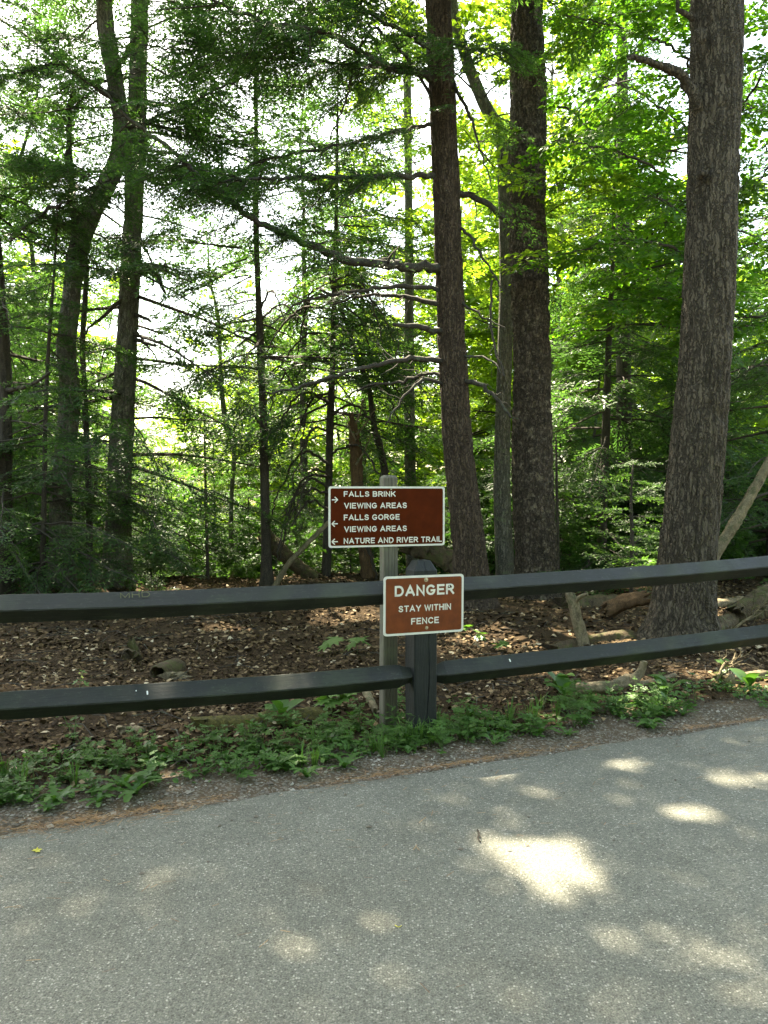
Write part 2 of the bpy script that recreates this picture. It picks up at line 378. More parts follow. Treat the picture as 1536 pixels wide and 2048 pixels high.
for k, d in enumerate(rows):
    ye = edge_y(rx) + (wob if d < .2 else 0)
    V.append(np.stack([rx, ye - d, np.full_like(rx, .012 if d > .01 else -.004)], 1))
V = np.concatenate(V); n = len(rx)
i = np.arange(len(rows) - 1)[:, None] * n; j = np.arange(n - 1)[None]
Q = np.stack([i + j, i + j + 1, i + j + n + 1, i + j + n], -1).reshape(-1, 4)
tag(link('road', mesh('road', V, [Q], [M['asphalt']], None, None, True)), kind='structure')

# ------------------------------------------------------------------ fence
FD = np.array([math.cos(R(21.4)), math.sin(R(21.4)), 0]); FN = np.array([FD[1], -FD[0], 0])   # along, towards the road
P0 = np.array([.225, 4.77, 0]); PL = P0 - 2.46 * FD; PR = P0 + 3.08 * FD; PLL = PL - 2.6 * FD; PRR = PR + 2.9 * FD
def post_mesh(name, h=1.075, w=.148, seed=0, crack=True):
    a = w / 2; c = .008
    zs = [-.35, .0, .05, .12, .2, .35, .5, .65, .78, .9, h - .058]
    V, n = [], None
    for k, z in enumerate(zs):
        d = (.028 if crack and .1 < z < .85 else .0015); g = (.0018 if crack and .1 < z < .85 else .001)
        jx = .010 + .03 * (noise(z * 5, seed, 3) - .5)
        ring = [(-a + c, -a), (-g + jx, -a), (jx, -a + d), (g + jx, -a), (a - c, -a), (a, -a + c), (a, a - c), (a - c, a), (-a + c, a), (-a, a - c), (-a, -a + c)]
        ring = np.array(ring) + .0015 * rng.standard_normal((len(ring), 2)); n = len(ring)
        V.append(np.column_stack([ring, np.full(n, z)]))
    top = V[-1].copy(); top[:, :2] *= .97; top[:, 2] += .004; V.append(top)
    top = top.copy(); top[:, :2] *= .60; top[:, 2] = h; V.append(top)
    V = np.concatenate(V); K = len(zs) + 2
    i = np.arange(K - 1)[:, None] * n; j = np.arange(n)[None]; k2 = (j + 1) % n
    Q = np.stack([i + j, i + k2, i + n + k2, i + n + j], -1).reshape(-1, 4)
    V = np.concatenate([V, [[0, 0, h + .001]]]); t = (K - 1) * n
    tri = np.stack([t + np.arange(n), t + (np.arange(n) + 1) % n, np.full(n, len(V) - 1)], 1)
    return mesh(name, V, [Q, tri], [M['post']])
fence = thing('rail_fence', 'dark green-black two-rail timber fence along the road edge', 'fence', P0)
yaw = R(21.4)
for k, P in enumerate((P0, PL, PR, PLL, PRR)):
    o = link('post', post_mesh('post', seed=k), fence, P - P0); o.rotation_euler = (0, 0, yaw)
def rail(A, B, w=.102, seed=0, twist=45):
    A = np.asarray(A, float); B = np.asarray(B, float); L = np.linalg.norm(B - A); n = int(L / .05)
    d = (B - A) / L; up = np.array([0, 0, 1.0]); side = np.cross(d, up); side /= np.linalg.norm(side); up = np.cross(side, d)
    t = np.linspace(0, 1, n); C = A + (B - A) * t[:, None]
    C = C + up * (.010 * (noise(t * 3, seed, 1.5) - .5))[:, None] - up * (.012 * np.sin(t * math.pi))[:, None] + side * (.010 * (noise(t * 3, seed, 8.5) - .5))[:, None]
    dist = np.minimum(t, 1 - t) * L; s = .62 + .38 * sstep(.02, .12, dist)
    prof = []
    for q in range(4):
        a = R(twist + 90 * q)
        for e in (-.055, .055): prof.append((math.cos(a + e), math.sin(a + e)))
    prof = np.array(prof) * w / 2 * math.sqrt(2) * .985
    rot = R(45); # corners point up, out, down, in
    prof = np.column_stack([prof[:, 0] * math.cos(rot) - prof[:, 1] * math.sin(rot), prof[:, 0] * math.sin(rot) + prof[:, 1] * math.cos(rot)])
    ring = C[:, None] + s[:, None, None] * (prof[None, :, :1] * side[None, None] + prof[None, :, 1:] * up[None, None])
    ring += .0005 * rng.standard_normal(ring.shape)
    m_ = 8; i = np.arange(n - 1)[:, None] * m_; j = np.arange(m_)[None]; k = (j + 1) % m_
    Q = np.stack([i + j, i + k, i + m_ + k, i + m_ + j], -1).reshape(-1, 4)
    mb = MB().add(ring.reshape(-1, 3), Q)
    for e in (0, n - 1): mb.add(ring[e], [list(range(8))])
    return mb
def rail_obj(Pa, za, Pb, zb, seed):
    c = (Pa + Pb) / 2 + np.array([0, 0, (za + zb) / 2])
    o = rail(Pa + [0, 0, za], Pb + [0, 0, zb], seed=seed).build('rail', [M['rail']], fence, origin=c, loc=c - P0)
    # put the texture's X along the rail by rotating the object frame
    from mathutils import Matrix
    rot = Matrix.Rotation(yaw, 4, 'Z'); o.data.transform(rot.inverted()); o.rotation_euler = (0, 0, yaw)
    return o
in_ = .045
RAILS = []
for Pa, Pb, zs in ((PL, P0, ((.905, .892), (.422, .378))), (P0, PR, ((.888, .955), (.372, .452))), (PLL, PL, ((.90, .905), (.42, .422))), (PR, PRR, ((.955, 1.0), (.452, .50)))):
    for kk, (za, zb) in enumerate(zs):
        RAILS.append(rail_obj(Pa + FD * in_, za, Pb - FD * in_, zb, len(RAILS)))

# ------------------------------------------------------------------ signs
def arc(cx, cy, rx_, ry_, a0, a1, n=9): return [(cx + rx_ * math.cos(R(q)), cy + ry_ * math.sin(R(q))) for q in np.linspace(a0, a1, n)]
GLY = {  # strokes of a plain sans capital: (advance width, centre lines) for cap height 1
    'A': (.72, [[(0, 0), (.36, 1), (.72, 0)], [(.14, .30), (.58, .30)]]), 'B': (.62, [[(0, 0), (0, 1), (.36, 1)] + arc(.36, .765, .22, .235, 90, -90, 7) + [(0, .53)], [(.3, .53)] + arc(.38, .265, .24, .265, 90, -90, 7) + [(0, 0)]]),
    'C': (.66, [arc(.35, .5, .35, .5, 40, 320, 15)]), 'D': (.66, [[(0, 0), (0, 1), (.30, 1)] + arc(.30, .5, .36, .5, 90, -90, 11) + [(0, 0)]]), 'E': (.54, [[(.54, 1), (0, 1), (0, 0), (.55, 0)], [(0, .52), (.48, .52)]]),
    'F': (.50, [[(.50, 1), (0, 1), (0, 0)], [(0, .50), (.43, .50)]]), 'G': (.72, [arc(.36, .5, .36, .5, 45, 330, 15) + [(.70, .44), (.42, .44)]]), 'H': (.60, [[(0, 0), (0, 1)], [(.60, 0), (.60, 1)], [(0, .53), (.60, .53)]]),
    'I': (.0, [[(0, 0), (0, 1)]]), 'K': (.62, [[(0, 0), (0, 1)], [(.58, 1), (.02, .40)], [(.22, .60), (.62, 0)]]), 'L': (.50, [[(0, 1), (0, 0), (.50, 0)]]), 'M': (.74, [[(0, 0), (0, 1), (.37, .05), (.74, 1), (.74, 0)]]), 'N': (.60, [[(0, 0), (0, 1), (.60, 0), (.60, 1)]]),
    'O': (.74, [arc(.37, .5, .37, .5, 90, 450, 20)]), 'R': (.62, [[(0, 0), (0, 1), (.36, 1)] + arc(.36, .745, .24, .255, 90, -90, 7) + [(0, .49)], [(.32, .49), (.62, 0)]]),
    'S': (.60, [arc(.30, .755, .26, .245, 20, 270, 9) + arc(.30, .26, .29, .26, 80, -160, 10)]), 'T': (.60, [[(0, 1), (.60, 1)], [(.30, 1), (.30, 0)]]), 'U': (.60, [[(0, 1), (0, .32)] + arc(.30, .32, .30, .32, 180, 360, 9) + [(.60, 1)]]),
    'V': (.66, [[(0, 1), (.33, 0), (.66, 1)]]), 'W': (.96, [[(0, 1), (.24, 0), (.48, .95), (.72, 0), (.96, 1)]]), 'Y': (.66, [[(0, 1), (.33, .45), (.66, 1)], [(.33, .45), (.33, 0)]])}
def text_words(txt, w, h, bold=.17):
    """flat capital letters, overall width w and height h, centred in the XZ plane facing -Y: one mesh per letter"""
    sp, x, words, cur = bold + .13, 0.0, [], []
    for ch in txt:
        if ch == ' ': x += .42; continue
        adv, st = GLY[ch]; words.append([np.array(q) + [x, 0] for q in st]); x += adv + sp
    tot = x - sp; kx = (w - bold * h) / tot; kz = h * (1 - bold); out = []
    for wd in words:
        mb = MB()
        for n_, P in enumerate(wd):
            P = np.column_stack([P[:, 0] * kx - (w - bold * h) / 2, P[:, 1] * kz - kz / 2])
            P = P[np.concatenate([[True], np.linalg.norm(np.diff(P, axis=0), axis=1) > 1e-6])]
            d = np.diff(P, axis=0); d /= np.linalg.norm(d, axis=1)[:, None]; nn = np.column_stack([-d[:, 1], d[:, 0]])
            mt = np.concatenate([nn[:1], nn[:-1] + nn[1:], nn[-1:]]); mt /= np.linalg.norm(mt, axis=1)[:, None]
            dot = np.concatenate([[1], np.clip((mt[1:-1] * nn[1:]).sum(1), .45, 1), [1]]) if len(P) > 2 else np.ones(len(P))
            P = P.copy(); hw = bold * h / 2
            flatend = np.abs(d[0][0]) > .9, np.abs(d[-1][0]) > .9
            P[0] -= d[0] * hw * .95; P[-1] += d[-1] * hw * .95
            o_ = mt / dot[:, None] * hw; A, B = P + o_, P - o_; k = len(P); y = np.full(k, -.00012 * n_)
            i = np.arange(k - 1); mb.add(np.concatenate([np.column_stack([A[:, 0], y, A[:, 1]]), np.column_stack([B[:, 0], y, B[:, 1]])]), np.stack([i, i + 1, i + 1 + k, i + k], 1))
        out.append(mb)
    return out
def rrect(w, h, r, y0, y1, seg=6):
    p = []
    for cx, cz, a0 in ((w / 2 - r, h / 2 - r, 0), (-w / 2 + r, h / 2 - r, 90), (-w / 2 + r, -h / 2 + r, 180), (w / 2 - r, -h / 2 + r, 270)):
        for k in range(seg + 1):
            a = R(a0 + 90 * k / seg); p.append((cx + r * math.cos(a), cz + r * math.sin(a)))
    p = np.array(p); n = len(p)
    V = np.concatenate([np.column_stack([p[:, 0], np.full(n, y0), p[:, 1]]), np.column_stack([p[:, 0], np.full(n, y1), p[:, 1]])])
    j = np.arange(n); k = (j + 1) % n
    return V, [np.stack([j, k, k + n, j + n], 1), np.arange(n)[None], (np.arange(n)[::-1] + n)[None]]
def panel(name, w, h, r, y0, y1, m, parent, loc=(0, 0, 0)):
    V, P = rrect(w, h, r, y0, y1); return link(name, mesh(name, V, P, [m]), parent, loc)
def letters(txt, w, h, x, z, y, parent, bold=.17, m='letter', name='letter'):
    return [mb.build(name, [M[m]], parent, loc=(x, y, z)) for mb in text_words(txt, w, h, bold)]
def arrow(x, z, y, size, right, parent):
    s = size / 2; t = size * .085; sg = 1 if right else -1
    def bar(a, b):
        a = np.array(a); b = np.array(b); d = (b - a) / np.linalg.norm(b - a); n_ = np.array([-d[1], d[0]]) * t; return [a + n_, a - n_, b - n_, b + n_]
    mb = MB()
    for k, (a, b_) in enumerate((((-s, 0), (s * .92, 0)), ((s * .0, s * .92), (s, -.04 * s)), ((s * .0, -s * .92), (s, .04 * s)))):
        q = np.array(bar(a, b_)); V = np.column_stack([q[:, 0] * sg, np.full(4, -.0003 * k), q[:, 1]])
        mb.add(V, [[0, 1, 2, 3]])
    return mb.build('arrow', [M['letter']], parent, loc=(x, y, z))
def bolt(parent, x, z, y, r=.009):
    a = np.linspace(0, 2 * math.pi, 12, endpoint=False); V = []
    for rr, yy in ((r * 1.5, 0), (r * 1.5, -.0015), (r, -.0017), (r * .95, -.005), (r * .5, -.0065)):
        V.append(np.column_stack([rr * np.cos(a), np.full(12, yy), rr * np.sin(a)]))
    V = np.concatenate(V); i = np.arange(4)[:, None] * 12; j = np.arange(12)[None]; k = (j + 1) % 12
    Q = np.stack([i + j, i + k, i + 12 + k, i + 12 + j], -1).reshape(-1, 4)
    return link('bolt', mesh('bolt', V, [Q, (48 + np.arange(12))[None]], [M['bolt']]), parent, (x, y, z))
# trail sign on its own weathered post behind the fence
SA = R(18.3)
sp_c = np.array([.028, 4.925, 0]); sp_c[2] = gz1(sp_c[0], sp_c[1])
ts = thing('trail_sign', 'brown trail direction sign with white arrows on a weathered timber post', 'sign', sp_c, rz=SA)
mb = MB(); w = .092; c = .006; z0, z1 = -.4, 1.592 - sp_c[2]
rings = []
for z, q, o_ in [(z0, 1, 0), (.3, 1, .001), (.7, 1, -.001), (1.1, 1, .001), (z1 - .016, 1, 0), (z1 - .002, .72, 0), (z1, .6, 0)]:
    a = w / 2 * q
    rings.append([(-a + c, -a, z), (a - c, -a, z), (a, -a + c, z), (a, a - c, z), (a - c, a, z), (-a + c, a, z), (-a, a - c, z), (-a, -a + c, z)])
Vp = np.array(rings).reshape(-1, 3); Vp[:, 0] += .0012 * rng.standard_normal(len(Vp))
i = np.arange(6)[:, None] * 8; j = np.arange(8)[None]; k = (j + 1) % 8
mb.add(Vp, np.stack([i + j, i + k, i + 8 + k, i + 8 + j], -1).reshape(-1, 4)); mb.add(Vp[-8:], [list(range(8))])
mb.build('post', [M['timber']], ts)
W, H = .757, .372
zc = (1.522 + 1.150) / 2 - sp_c[2] + .0; yf = -w / 2 - .002
px = W / 1055.0; xo = -.020    # photo crop pixels to metres, sign centred a little off the post
pan = panel('sign_panel', W, H, .016, yf - .003, yf, M['sign_white'], ts, (xo, 0, zc))
panel('brown_field', W - 36 * px, H - 38 * px * .66 - .006, .010, yf - .0042, yf - .003, M['sign_brown'], pan)
def tl(txt, x0, x1, yt, yb):
    zpx = H / 546.0
    letters(txt, (x1 - x0) * px, (yb - yt) * zpx * .94, ((x0 + x1) / 2 - 682.5) * px, -((yt + yb) / 2 - 512) * zpx, yf - .0052, pan, .185)
tl('FALLS BRINK', 287, 750, 281, 333); tl('VIEWING AREAS', 290, 854, 384, 438); tl('FALLS GORGE', 287, 787, 489, 543)
tl('VIEWING AREAS', 290, 854, 594, 648); tl('NATURE AND RIVER TRAIL', 286, 1183, 699, 753)
for yy, rt in ((358, True), (571, False), (730, False)):
    arrow((208 - 682.5) * px, -(yy - 512) * H / 546.0, yf - .0052, 52 * px, rt, pan)
bolt(pan, .02, H / 2 - .018, yf - .0042, .0035); bolt(pan, .016, -H / 2 + .022, yf - .0042, .0035)
# danger sign on the fence post
dz = 1.5 - (1212.5 - 980) * 4.64 / F_PX
da = P0 + FN * (.148 / 2 + .002) + np.array([0, 0, dz]) - FD * .014
ds = thing('danger_sign', 'brown danger sign with white border bolted to the fence post', 'sign', da, rz=yaw)
W2, H2 = .524, .352; p2 = W2 / 735; z2 = H2 / 540
dp = panel('sign_panel', W2, H2, .020, -.003, 0, M['sign_white'], ds)
dp.rotation_euler = (0, R(.3), 0)
panel('brown_field', W2 - 40 * p2, H2 - 42 * z2, .012, -.0042, -.003, M['danger_brown'], dp)
letters('DANGER', 545 * p2, 97 * z2, 3 * p2, 134 * z2, -.0052, dp, .20)
letters('STAY WITHIN', 482 * p2, 58 * z2, 6 * p2, -29 * z2, -.0052, dp, .19)
letters('FENCE', 255 * p2, 59 * z2, 7 * p2, -147 * z2, -.0052, dp, .19)
bolt(dp, 14 * p2, 228 * z2, -.0042, .009); bolt(dp, 22 * p2, -214 * z2, -.0042, .007)
V, P = rrect(.020, .015, .006, -.0062, -.0055); link('bullet_hole', mesh('bullet_hole', V, P, [M['hole']]), dp, (233 * p2, 0, 160 * z2))
V, P = rrect(.007, .010, .003, -.0070, -.0063); link('bent_metal', mesh('bent_metal', V, P, [M['sign_white']]), dp, (228 * p2, 0, 160 * z2))
# ------------------------------------------------------------------ foliage prototypes (branch along +X, flat in XY, drooping)
def hemlock_proto(seed, L, n_side, step, blade, bw, wood_seg=3):
    g = np.random.default_rng(seed); B0, B1, tt, side = [], [], [], []
    ax = lambda s: np.column_stack([s * L, .05 * L * np.sin(s * 3 + seed), -.16 * L * s ** 2]) if np.ndim(s) else np.array([s * L, .05 * L * math.sin(s * 3 + seed), -.16 * L * s * s])
    wood = MB(); sw = np.linspace(0, 1, 7); wood.tube(ax(sw), np.linspace(.011, .003, 7) * L ** .7, wood_seg, caps=False)
    for s in np.linspace(.10, .98, n_side):
        for sg in (-1, 1):
            if g.random() < .12: continue
            s2 = min(1, max(.03, s + g.normal(0, .02)))
            l = L * (.42 * (1 - s2) ** .75 * min(1, .35 + s2 * 2.2) + .06) * g.uniform(.65, 1.25)
            a = R(g.uniform(42, 68)); p0 = ax(s2)
            d = np.array([math.cos(a), sg * math.sin(a), g.normal(-.05, .12)])
            k = max(2, int(l / step)); q = np.linspace(.08, 1, k)
            bend = sg * g.normal(-.25, .2)
            pts = p0 + q[:, None] * l * d + np.column_stack([np.zeros(k) , bend * .15 * l * q ** 2, -.20 * l * q ** 2])
            if l > .2: wood.add(np.array([p0 + [0, .003, 0], p0 - [0, .003, 0], pts[-1]]), [[0, 1, 2]])
            for w in (-1, 1):
                aa = a * sg + w * np.radians(g.uniform(20, 48, k))
                bl = blade * g.uniform(.55, 1.25, k) * (1.1 - .5 * q)
                dz = g.normal(-.12, .28, k)
                B0.append(pts); B1.append(pts + bl[:, None] * np.column_stack([np.cos(aa), np.sin(aa), dz]))
                tt.append(np.clip(g.normal(.42, .16, k) + .25 * (q > .8), 0, 1))
            B0.append(pts[-1:]); B1.append(pts[-1:] + blade * .8 * d); tt.append([.75])
    B0 = np.concatenate(B0); B1 = np.concatenate(B1); tt = np.concatenate(tt); n = len(B0)
    d = B1 - B0; pr = np.cross(d, np.array([0, 0, 1.0]) + .35 * g.standard_normal((n, 3))); pr /= np.linalg.norm(pr, axis=1)[:, None] + 1e-9
    mid = B0 + .45 * d; hw = bw * g.uniform(.7, 1.2, n)[:, None]
    V = np.stack([B0, mid - pr * hw, B1, mid + pr * hw], 1).reshape(-1, 3)
    i = np.arange(n) * 4; Fc = np.stack([i, i + 1, i + 2, i, i + 2, i + 3], 1).reshape(-1, 3)
    Vw = np.concatenate(wood.V); Fw = [np.concatenate([p[:, [0, 1, 2]], p[:, [0, 2, 3]]]) if p.shape[1] == 4 else p for p in wood.P]
    Fw = np.concatenate(Fw) + len(V)
    return dict(V=np.concatenate([V, Vw]), F=np.concatenate([Fc, Fw]), M=np.concatenate([np.zeros(len(Fc), int), np.ones(len(Fw), int)]),
                t=np.concatenate([np.repeat(tt, 4), np.full(len(Vw), .5)]))
LEAF = np.array([[0, 0, 0], [.30, .30, .05], [.62, .27, .04], [1, 0, -.06], [.62, -.27, .04], [.30, -.30, .05]])
LEAF_F = np.array([[0, 1, 5], [1, 2, 4], [1, 4, 5], [2, 3, 4]])
def broad_proto(seed, L, n_side, per, leaf, lod=False, flat=.22):
    g = np.random.default_rng(seed); P, D, tt = [], [], []
    ax = lambda s: np.array([s * L, .06 * L * math.sin(s * 4 + seed), .04 * L * s - .14 * L * s * s])
    wood = MB(); sw = np.linspace(0, 1, 6); wood.tube(np.array([ax(s) for s in sw]), np.linspace(.010, .003, 6) * L ** .7, 3, caps=False)
    for s in np.linspace(.2, 1, n_side):
        for sg in (-1, 1):
            s2 = min(1, s + g.normal(0, .03)); p0 = ax(s2); l = L * (.40 * (1 - s2) + .14) * g.uniform(.7, 1.25); a = R(g.uniform(35, 65)) * sg
            d = np.array([math.cos(a), math.sin(a), g.normal(0, .15)])
            wood.add(np.array([p0 + [0, .002, 0], p0 - [0, .002, 0], p0 + d * l - [0, 0, .1 * l]]), [[0, 1, 2]])
            for k in range(per):
                q = (k + .6) / per; w = 1 if k % 2 else -1
                P.append(p0 + d * l * q - np.array([0, 0, .1 * l * q * q])); b = a + w * R(g.uniform(25, 70)); D.append((math.cos(b), math.sin(b), g.normal(-.18, .22)))
                tt.append(np.clip(g.normal(.45, .2), 0, 1))
    P = np.array(P); D = np.array(D); n = len(P); D /= np.linalg.norm(D, axis=1)[:, None]
    up = np.array([0, 0, 1.0]) + flat * g.standard_normal((n, 3)); S = np.cross(up, D); S /= np.linalg.norm(S, axis=1)[:, None]; U = np.cross(D, S)
    sz = leaf * g.uniform(.65, 1.2, n)
    base = LEAF[[0, 1, 3, 5]] if lod else LEAF
    V = P[:, None] + sz[:, None, None] * (base[None, :, :1] * D[:, None] + base[None, :, 1:2] * S[:, None] + base[None, :, 2:] * U[:, None])
    nv = len(base); fb = np.array([[0, 1, 2], [0, 2, 3]]) if lod else LEAF_F
    Fc = (np.arange(n)[:, None, None] * nv + fb[None]).reshape(-1, 3)
    V = V.reshape(-1, 3); Vw = np.concatenate(wood.V)
    Fw = np.concatenate([np.concatenate([p[:, [0, 1, 2]], p[:, [0, 2, 3]]]) if p.shape[1] == 4 else p for p in wood.P]) + len(V)
    return dict(V=np.concatenate([V, Vw]), F=np.concatenate([Fc, Fw]), M=np.concatenate([np.zeros(len(Fc), int), np.ones(len(Fw), int)]),
                t=np.concatenate([np.repeat(tt, nv), np.full(len(Vw), .5)]))
HN = [hemlock_proto(10 + k, 1.0, 14, .043, .080, .0100) for k in range(4)]        # near
HM = [hemlock_proto(20 + k, 1.0, 11, .075, .140, .0165) for k in range(4)]         # mid
HF = [hemlock_proto(30 + k, 1.0, 7, .12, .22, .045) for k in range(3)]             # far
BN = [broad_proto(40 + k, 1.0, 6, 5, .125) for k in range(4)]
BF = [broad_proto(50 + k, 1.0, 5, 4, .19, True, .4) for k in range(3)]

class Crown:
    """leafy branches of one tree, collected then joined into one mesh"""
    def __init__(s): s.items = []; s.wood = MB(); s.hasw = False
    def add(s, protos, pos, az, el, scale, roll=None, tint=0.0):
        s.items.append((protos, np.atleast_2d(pos), np.atleast_1d(az), np.atleast_1d(el), np.atleast_1d(scale), roll, tint))
    def arrays(s):
        Vs, Fs, Ms, Ts, n = [], [], [], [], 0
        for protos, pos, az, el, sc_, roll, tint in s.items:
            K = len(pos); which = rng.integers(0, len(protos), K)
            rl = rng.normal(0, .22, K) if roll is None else np.broadcast_to(roll, (K,))
            for p in range(len(protos)):
                idx = np.where(which == p)[0]
                if not len(idx): continue
                pr = protos[p]; ca, sa = np.cos(az[idx]), np.sin(az[idx]); ce, se = np.cos(el[idx]), np.sin(el[idx]); cr, sr = np.cos(rl[idx]), np.sin(rl[idx])
                z = np.zeros_like(ca)
                Rz = np.stack([np.stack([ca, -sa, z], -1), np.stack([sa, ca, z], -1), np.stack([z, z, z + 1], -1)], 1)
                Ry = np.stack([np.stack([ce, z, -se], -1), np.stack([z, z + 1, z], -1), np.stack([se, z, ce], -1)], 1)
                Rx = np.stack([np.stack([z + 1, z, z], -1), np.stack([z, cr, -sr], -1), np.stack([z, sr, cr], -1)], 1)
                RM = Rz @ Ry @ Rx
                V = np.einsum('kij,nj->kni', RM, pr['V']) * sc_[idx][:, None, None] + pos[idx][:, None]
                nv = len(pr['V']); F_ = (np.arange(len(idx))[:, None, None] * nv + pr['F'][None]).reshape(-1, 3) + n
                Vs.append(V.reshape(-1, 3)); Fs.append(F_); Ms.append(np.tile(pr['M'], len(idx)))
                Ts.append(np.clip(pr['t'][None] + rng.normal(tint, .12, len(idx))[:, None], 0, 1).ravel()); n += len(idx) * nv
        if s.hasw:
            for Vw, P_, T_ in zip(s.wood.V, s.wood.P, s.wood.T): pass
            Vw = np.concatenate(s.wood.V); Fw = np.concatenate([np.concatenate([p[:, [0, 1, 2]], p[:, [0, 2, 3]]]) if p.shape[1] == 4 else p for p in s.wood.P])
            Vs.append(Vw); Fs.append(Fw + n); Ms.append(np.ones(len(Fw), int)); Ts.append(np.full(len(Vw), .5))
        return np.concatenate(Vs), np.concatenate(Fs), np.concatenate(Ms), np.concatenate(Ts)

# sunlit patches on the ground (photo pixels: centre, radii, openness); foliage leaves gaps there
PATCH = [(1080, 1712, 88, 30, 1), (1140, 1745, 60, 24, 1), (1120, 1775, 84, 36, .8), (1040, 1765, 58, 40, .72), (1150, 1690, 50, 18, .8), (1382, 1632, 52, 17, 1), (1030, 1648, 36, 16, .8), (940, 1680, 40, 22, .5),
         (1485, 1560, 62, 18, .9), (1250, 1535, 34, 10, .9), (1075, 1586, 28, 11, .8), (905, 1592, 34, 15, .7), (985, 1558, 55, 10, .8), (870, 1660, 26, 9, .8), (1190, 1610, 30, 14, .5),
         (345, 1762, 48, 24, .42), (122, 1726, 40, 12, .42), (190, 1822, 50, 18, .35), (55, 1795, 46, 20, .3), (20, 1745, 20, 9, .4),
         (1225, 1870, 48, 40, .35), (1140, 1920, 50, 26, .25), (1350, 1905, 50, 40, .3), (1430, 1940, 90, 40, .34), (1500, 1985, 80, 40, .34), (1330, 2020, 110, 30, .3),
         (330, 1560, 60, 12, 1), (600, 1535, 60, 10, .9), (860, 1530, 40, 6, .7), (1480, 1130, 60, 12, 1), (700, 1222, 70, 14, .9), (1000, 1270, 60, 14, .9), (1040, 1330, 60, 12, .8),
         (1300, 1420, 60, 12, 1), (1460, 1385, 70, 14, 1), (1200, 1400, 60, 12, .8), (1160, 1300, 40, 12, .8), (1400, 1470, 40, 8, .5), (1100, 1440, 40, 10, .7)]
for q in range(16): PATCH.append((*((rng.uniform(860, 1536), rng.uniform(1530, 2040)) if q < 14 else (rng.uniform(0, 460), rng.uniform(1700, 1850))), rng.uniform(10, 26), rng.uniform(5, 12), rng.uniform(.2, .42)))
PE = []
for u, v_, ru, rv, op in PATCH:
    g_ = ground_px(u, v_); PE.append((g_[0], g_[1], ru * g_[1] / F_PX, rv * g_[1] ** 2 / (F_PX * CAM_H), op))
PE += [(3.65, 10.1, .9, .9, 1), (-2.2, 11.4, .9, .8, .8), (1.25, 8.0, .55, .45, 1), (1.05, 6.9, .4, .2, .9), (2.35, 6.35, .5, .22, 1), (3.0, 6.0, .6, .22, 1), (-.35, 9.3, .5, .35, .9), (2.1, 7.7, .35, .3, 1), (-1.6, 8.4, .3, .25, .8)]
PE = np.array(PE)
def openness(gx_, gy_):
    o = np.zeros(len(gx_))
    wx = .22 * (noise(gx_ * 7, gy_ * 7, 2.2) - .5); wy = .22 * (noise(gx_ * 7, gy_ * 7, 6.2) - .5)
    for cx, cy, rx_, ry_, op in PE:
        d = ((gx_ - cx) / (rx_ * 1.12) + wx * 1.5) ** 2 + ((gy_ - cy) / (ry_ * 1.12) + wy * 1.5) ** 2
        o = np.maximum(o, np.where(d < 1, op, 0))
    return o
def carve(V, Fc, Mi):
    c = V[Fc].mean(1); g2 = c[:, :2] - SUN[None, :2] * (c[:, 2] / SUN[2])[:, None]
    near = (c[:, 2] > 3.2) & (np.abs(g2[:, 0]) < 6) & (g2[:, 1] > 0) & (g2[:, 1] < 12.4)
    kill = np.zeros(len(Fc), bool); idx = np.where(near)[0]
    kill[idx] = (_h((c[idx, 0] * 1000).astype(np.int64) // 40, (c[idx, 1] * 1000).astype(np.int64) // 40, (c[idx, 2] * 1000).astype(np.int64) // 40) < openness(g2[idx, 0], g2[idx, 1]))
    return Fc[~kill], Mi[~kill]
TREES = {}
class Tree: pass
def trunk_path(pts, Y, dY=0.0, base=True):
    P, rr = [], []
    n = len(pts)
    for k, (u, v_, d) in enumerate(pts):
        yy = Y + dY * k / max(1, n - 1); p = at(u, v_, yy); P.append(p); rr.append(d * yy / F_PX / 2)
    P = np.array(P); rr = np.array(rr)
    if base: P[0, 2] = gz1(P[0, 0], P[0, 1]) - .12
    return P, rr
def bark_disp(th, z, r, kind, seed):
    x = np.cos(th) * r; y = np.sin(th) * r
    if kind == 'plate':
        w = .6 * noise(x * 9, y * 9, z * 2 + seed); a = noise(x * 26 + w, y * 26 + w, z * 4.5 + w * 2 + seed)
        b_ = noise(x * 55, y * 55, z * 11 + seed); ridge = np.clip(np.abs(2 * a - 1) * 1.9, 0, 1) ** .8
        return .022 * (ridge - .7) + .006 * (b_ - .5) + .012 * (noise(x * 5, y * 5, z * 1.5 + seed) - .5)
    if kind == 'flake':
        a = noise(x * 14, y * 14, z * 5 + seed); b_ = noise(x * 40, y * 40, z * 22 + seed)
        return .030 * (np.abs(2 * a - 1) ** .5 - .5) + .034 * (b_ > .55) * (b_ - .3) + .03 * (noise(x * 4, y * 4, z * 1.2 + seed) - .5)
    return .010 * (np.abs(2 * noise(x * 30, y * 30, z * 6 + seed) - 1) ** .7 - .5) + .010 * (noise(x * 6, y * 6, z * 2 + seed) - .5)
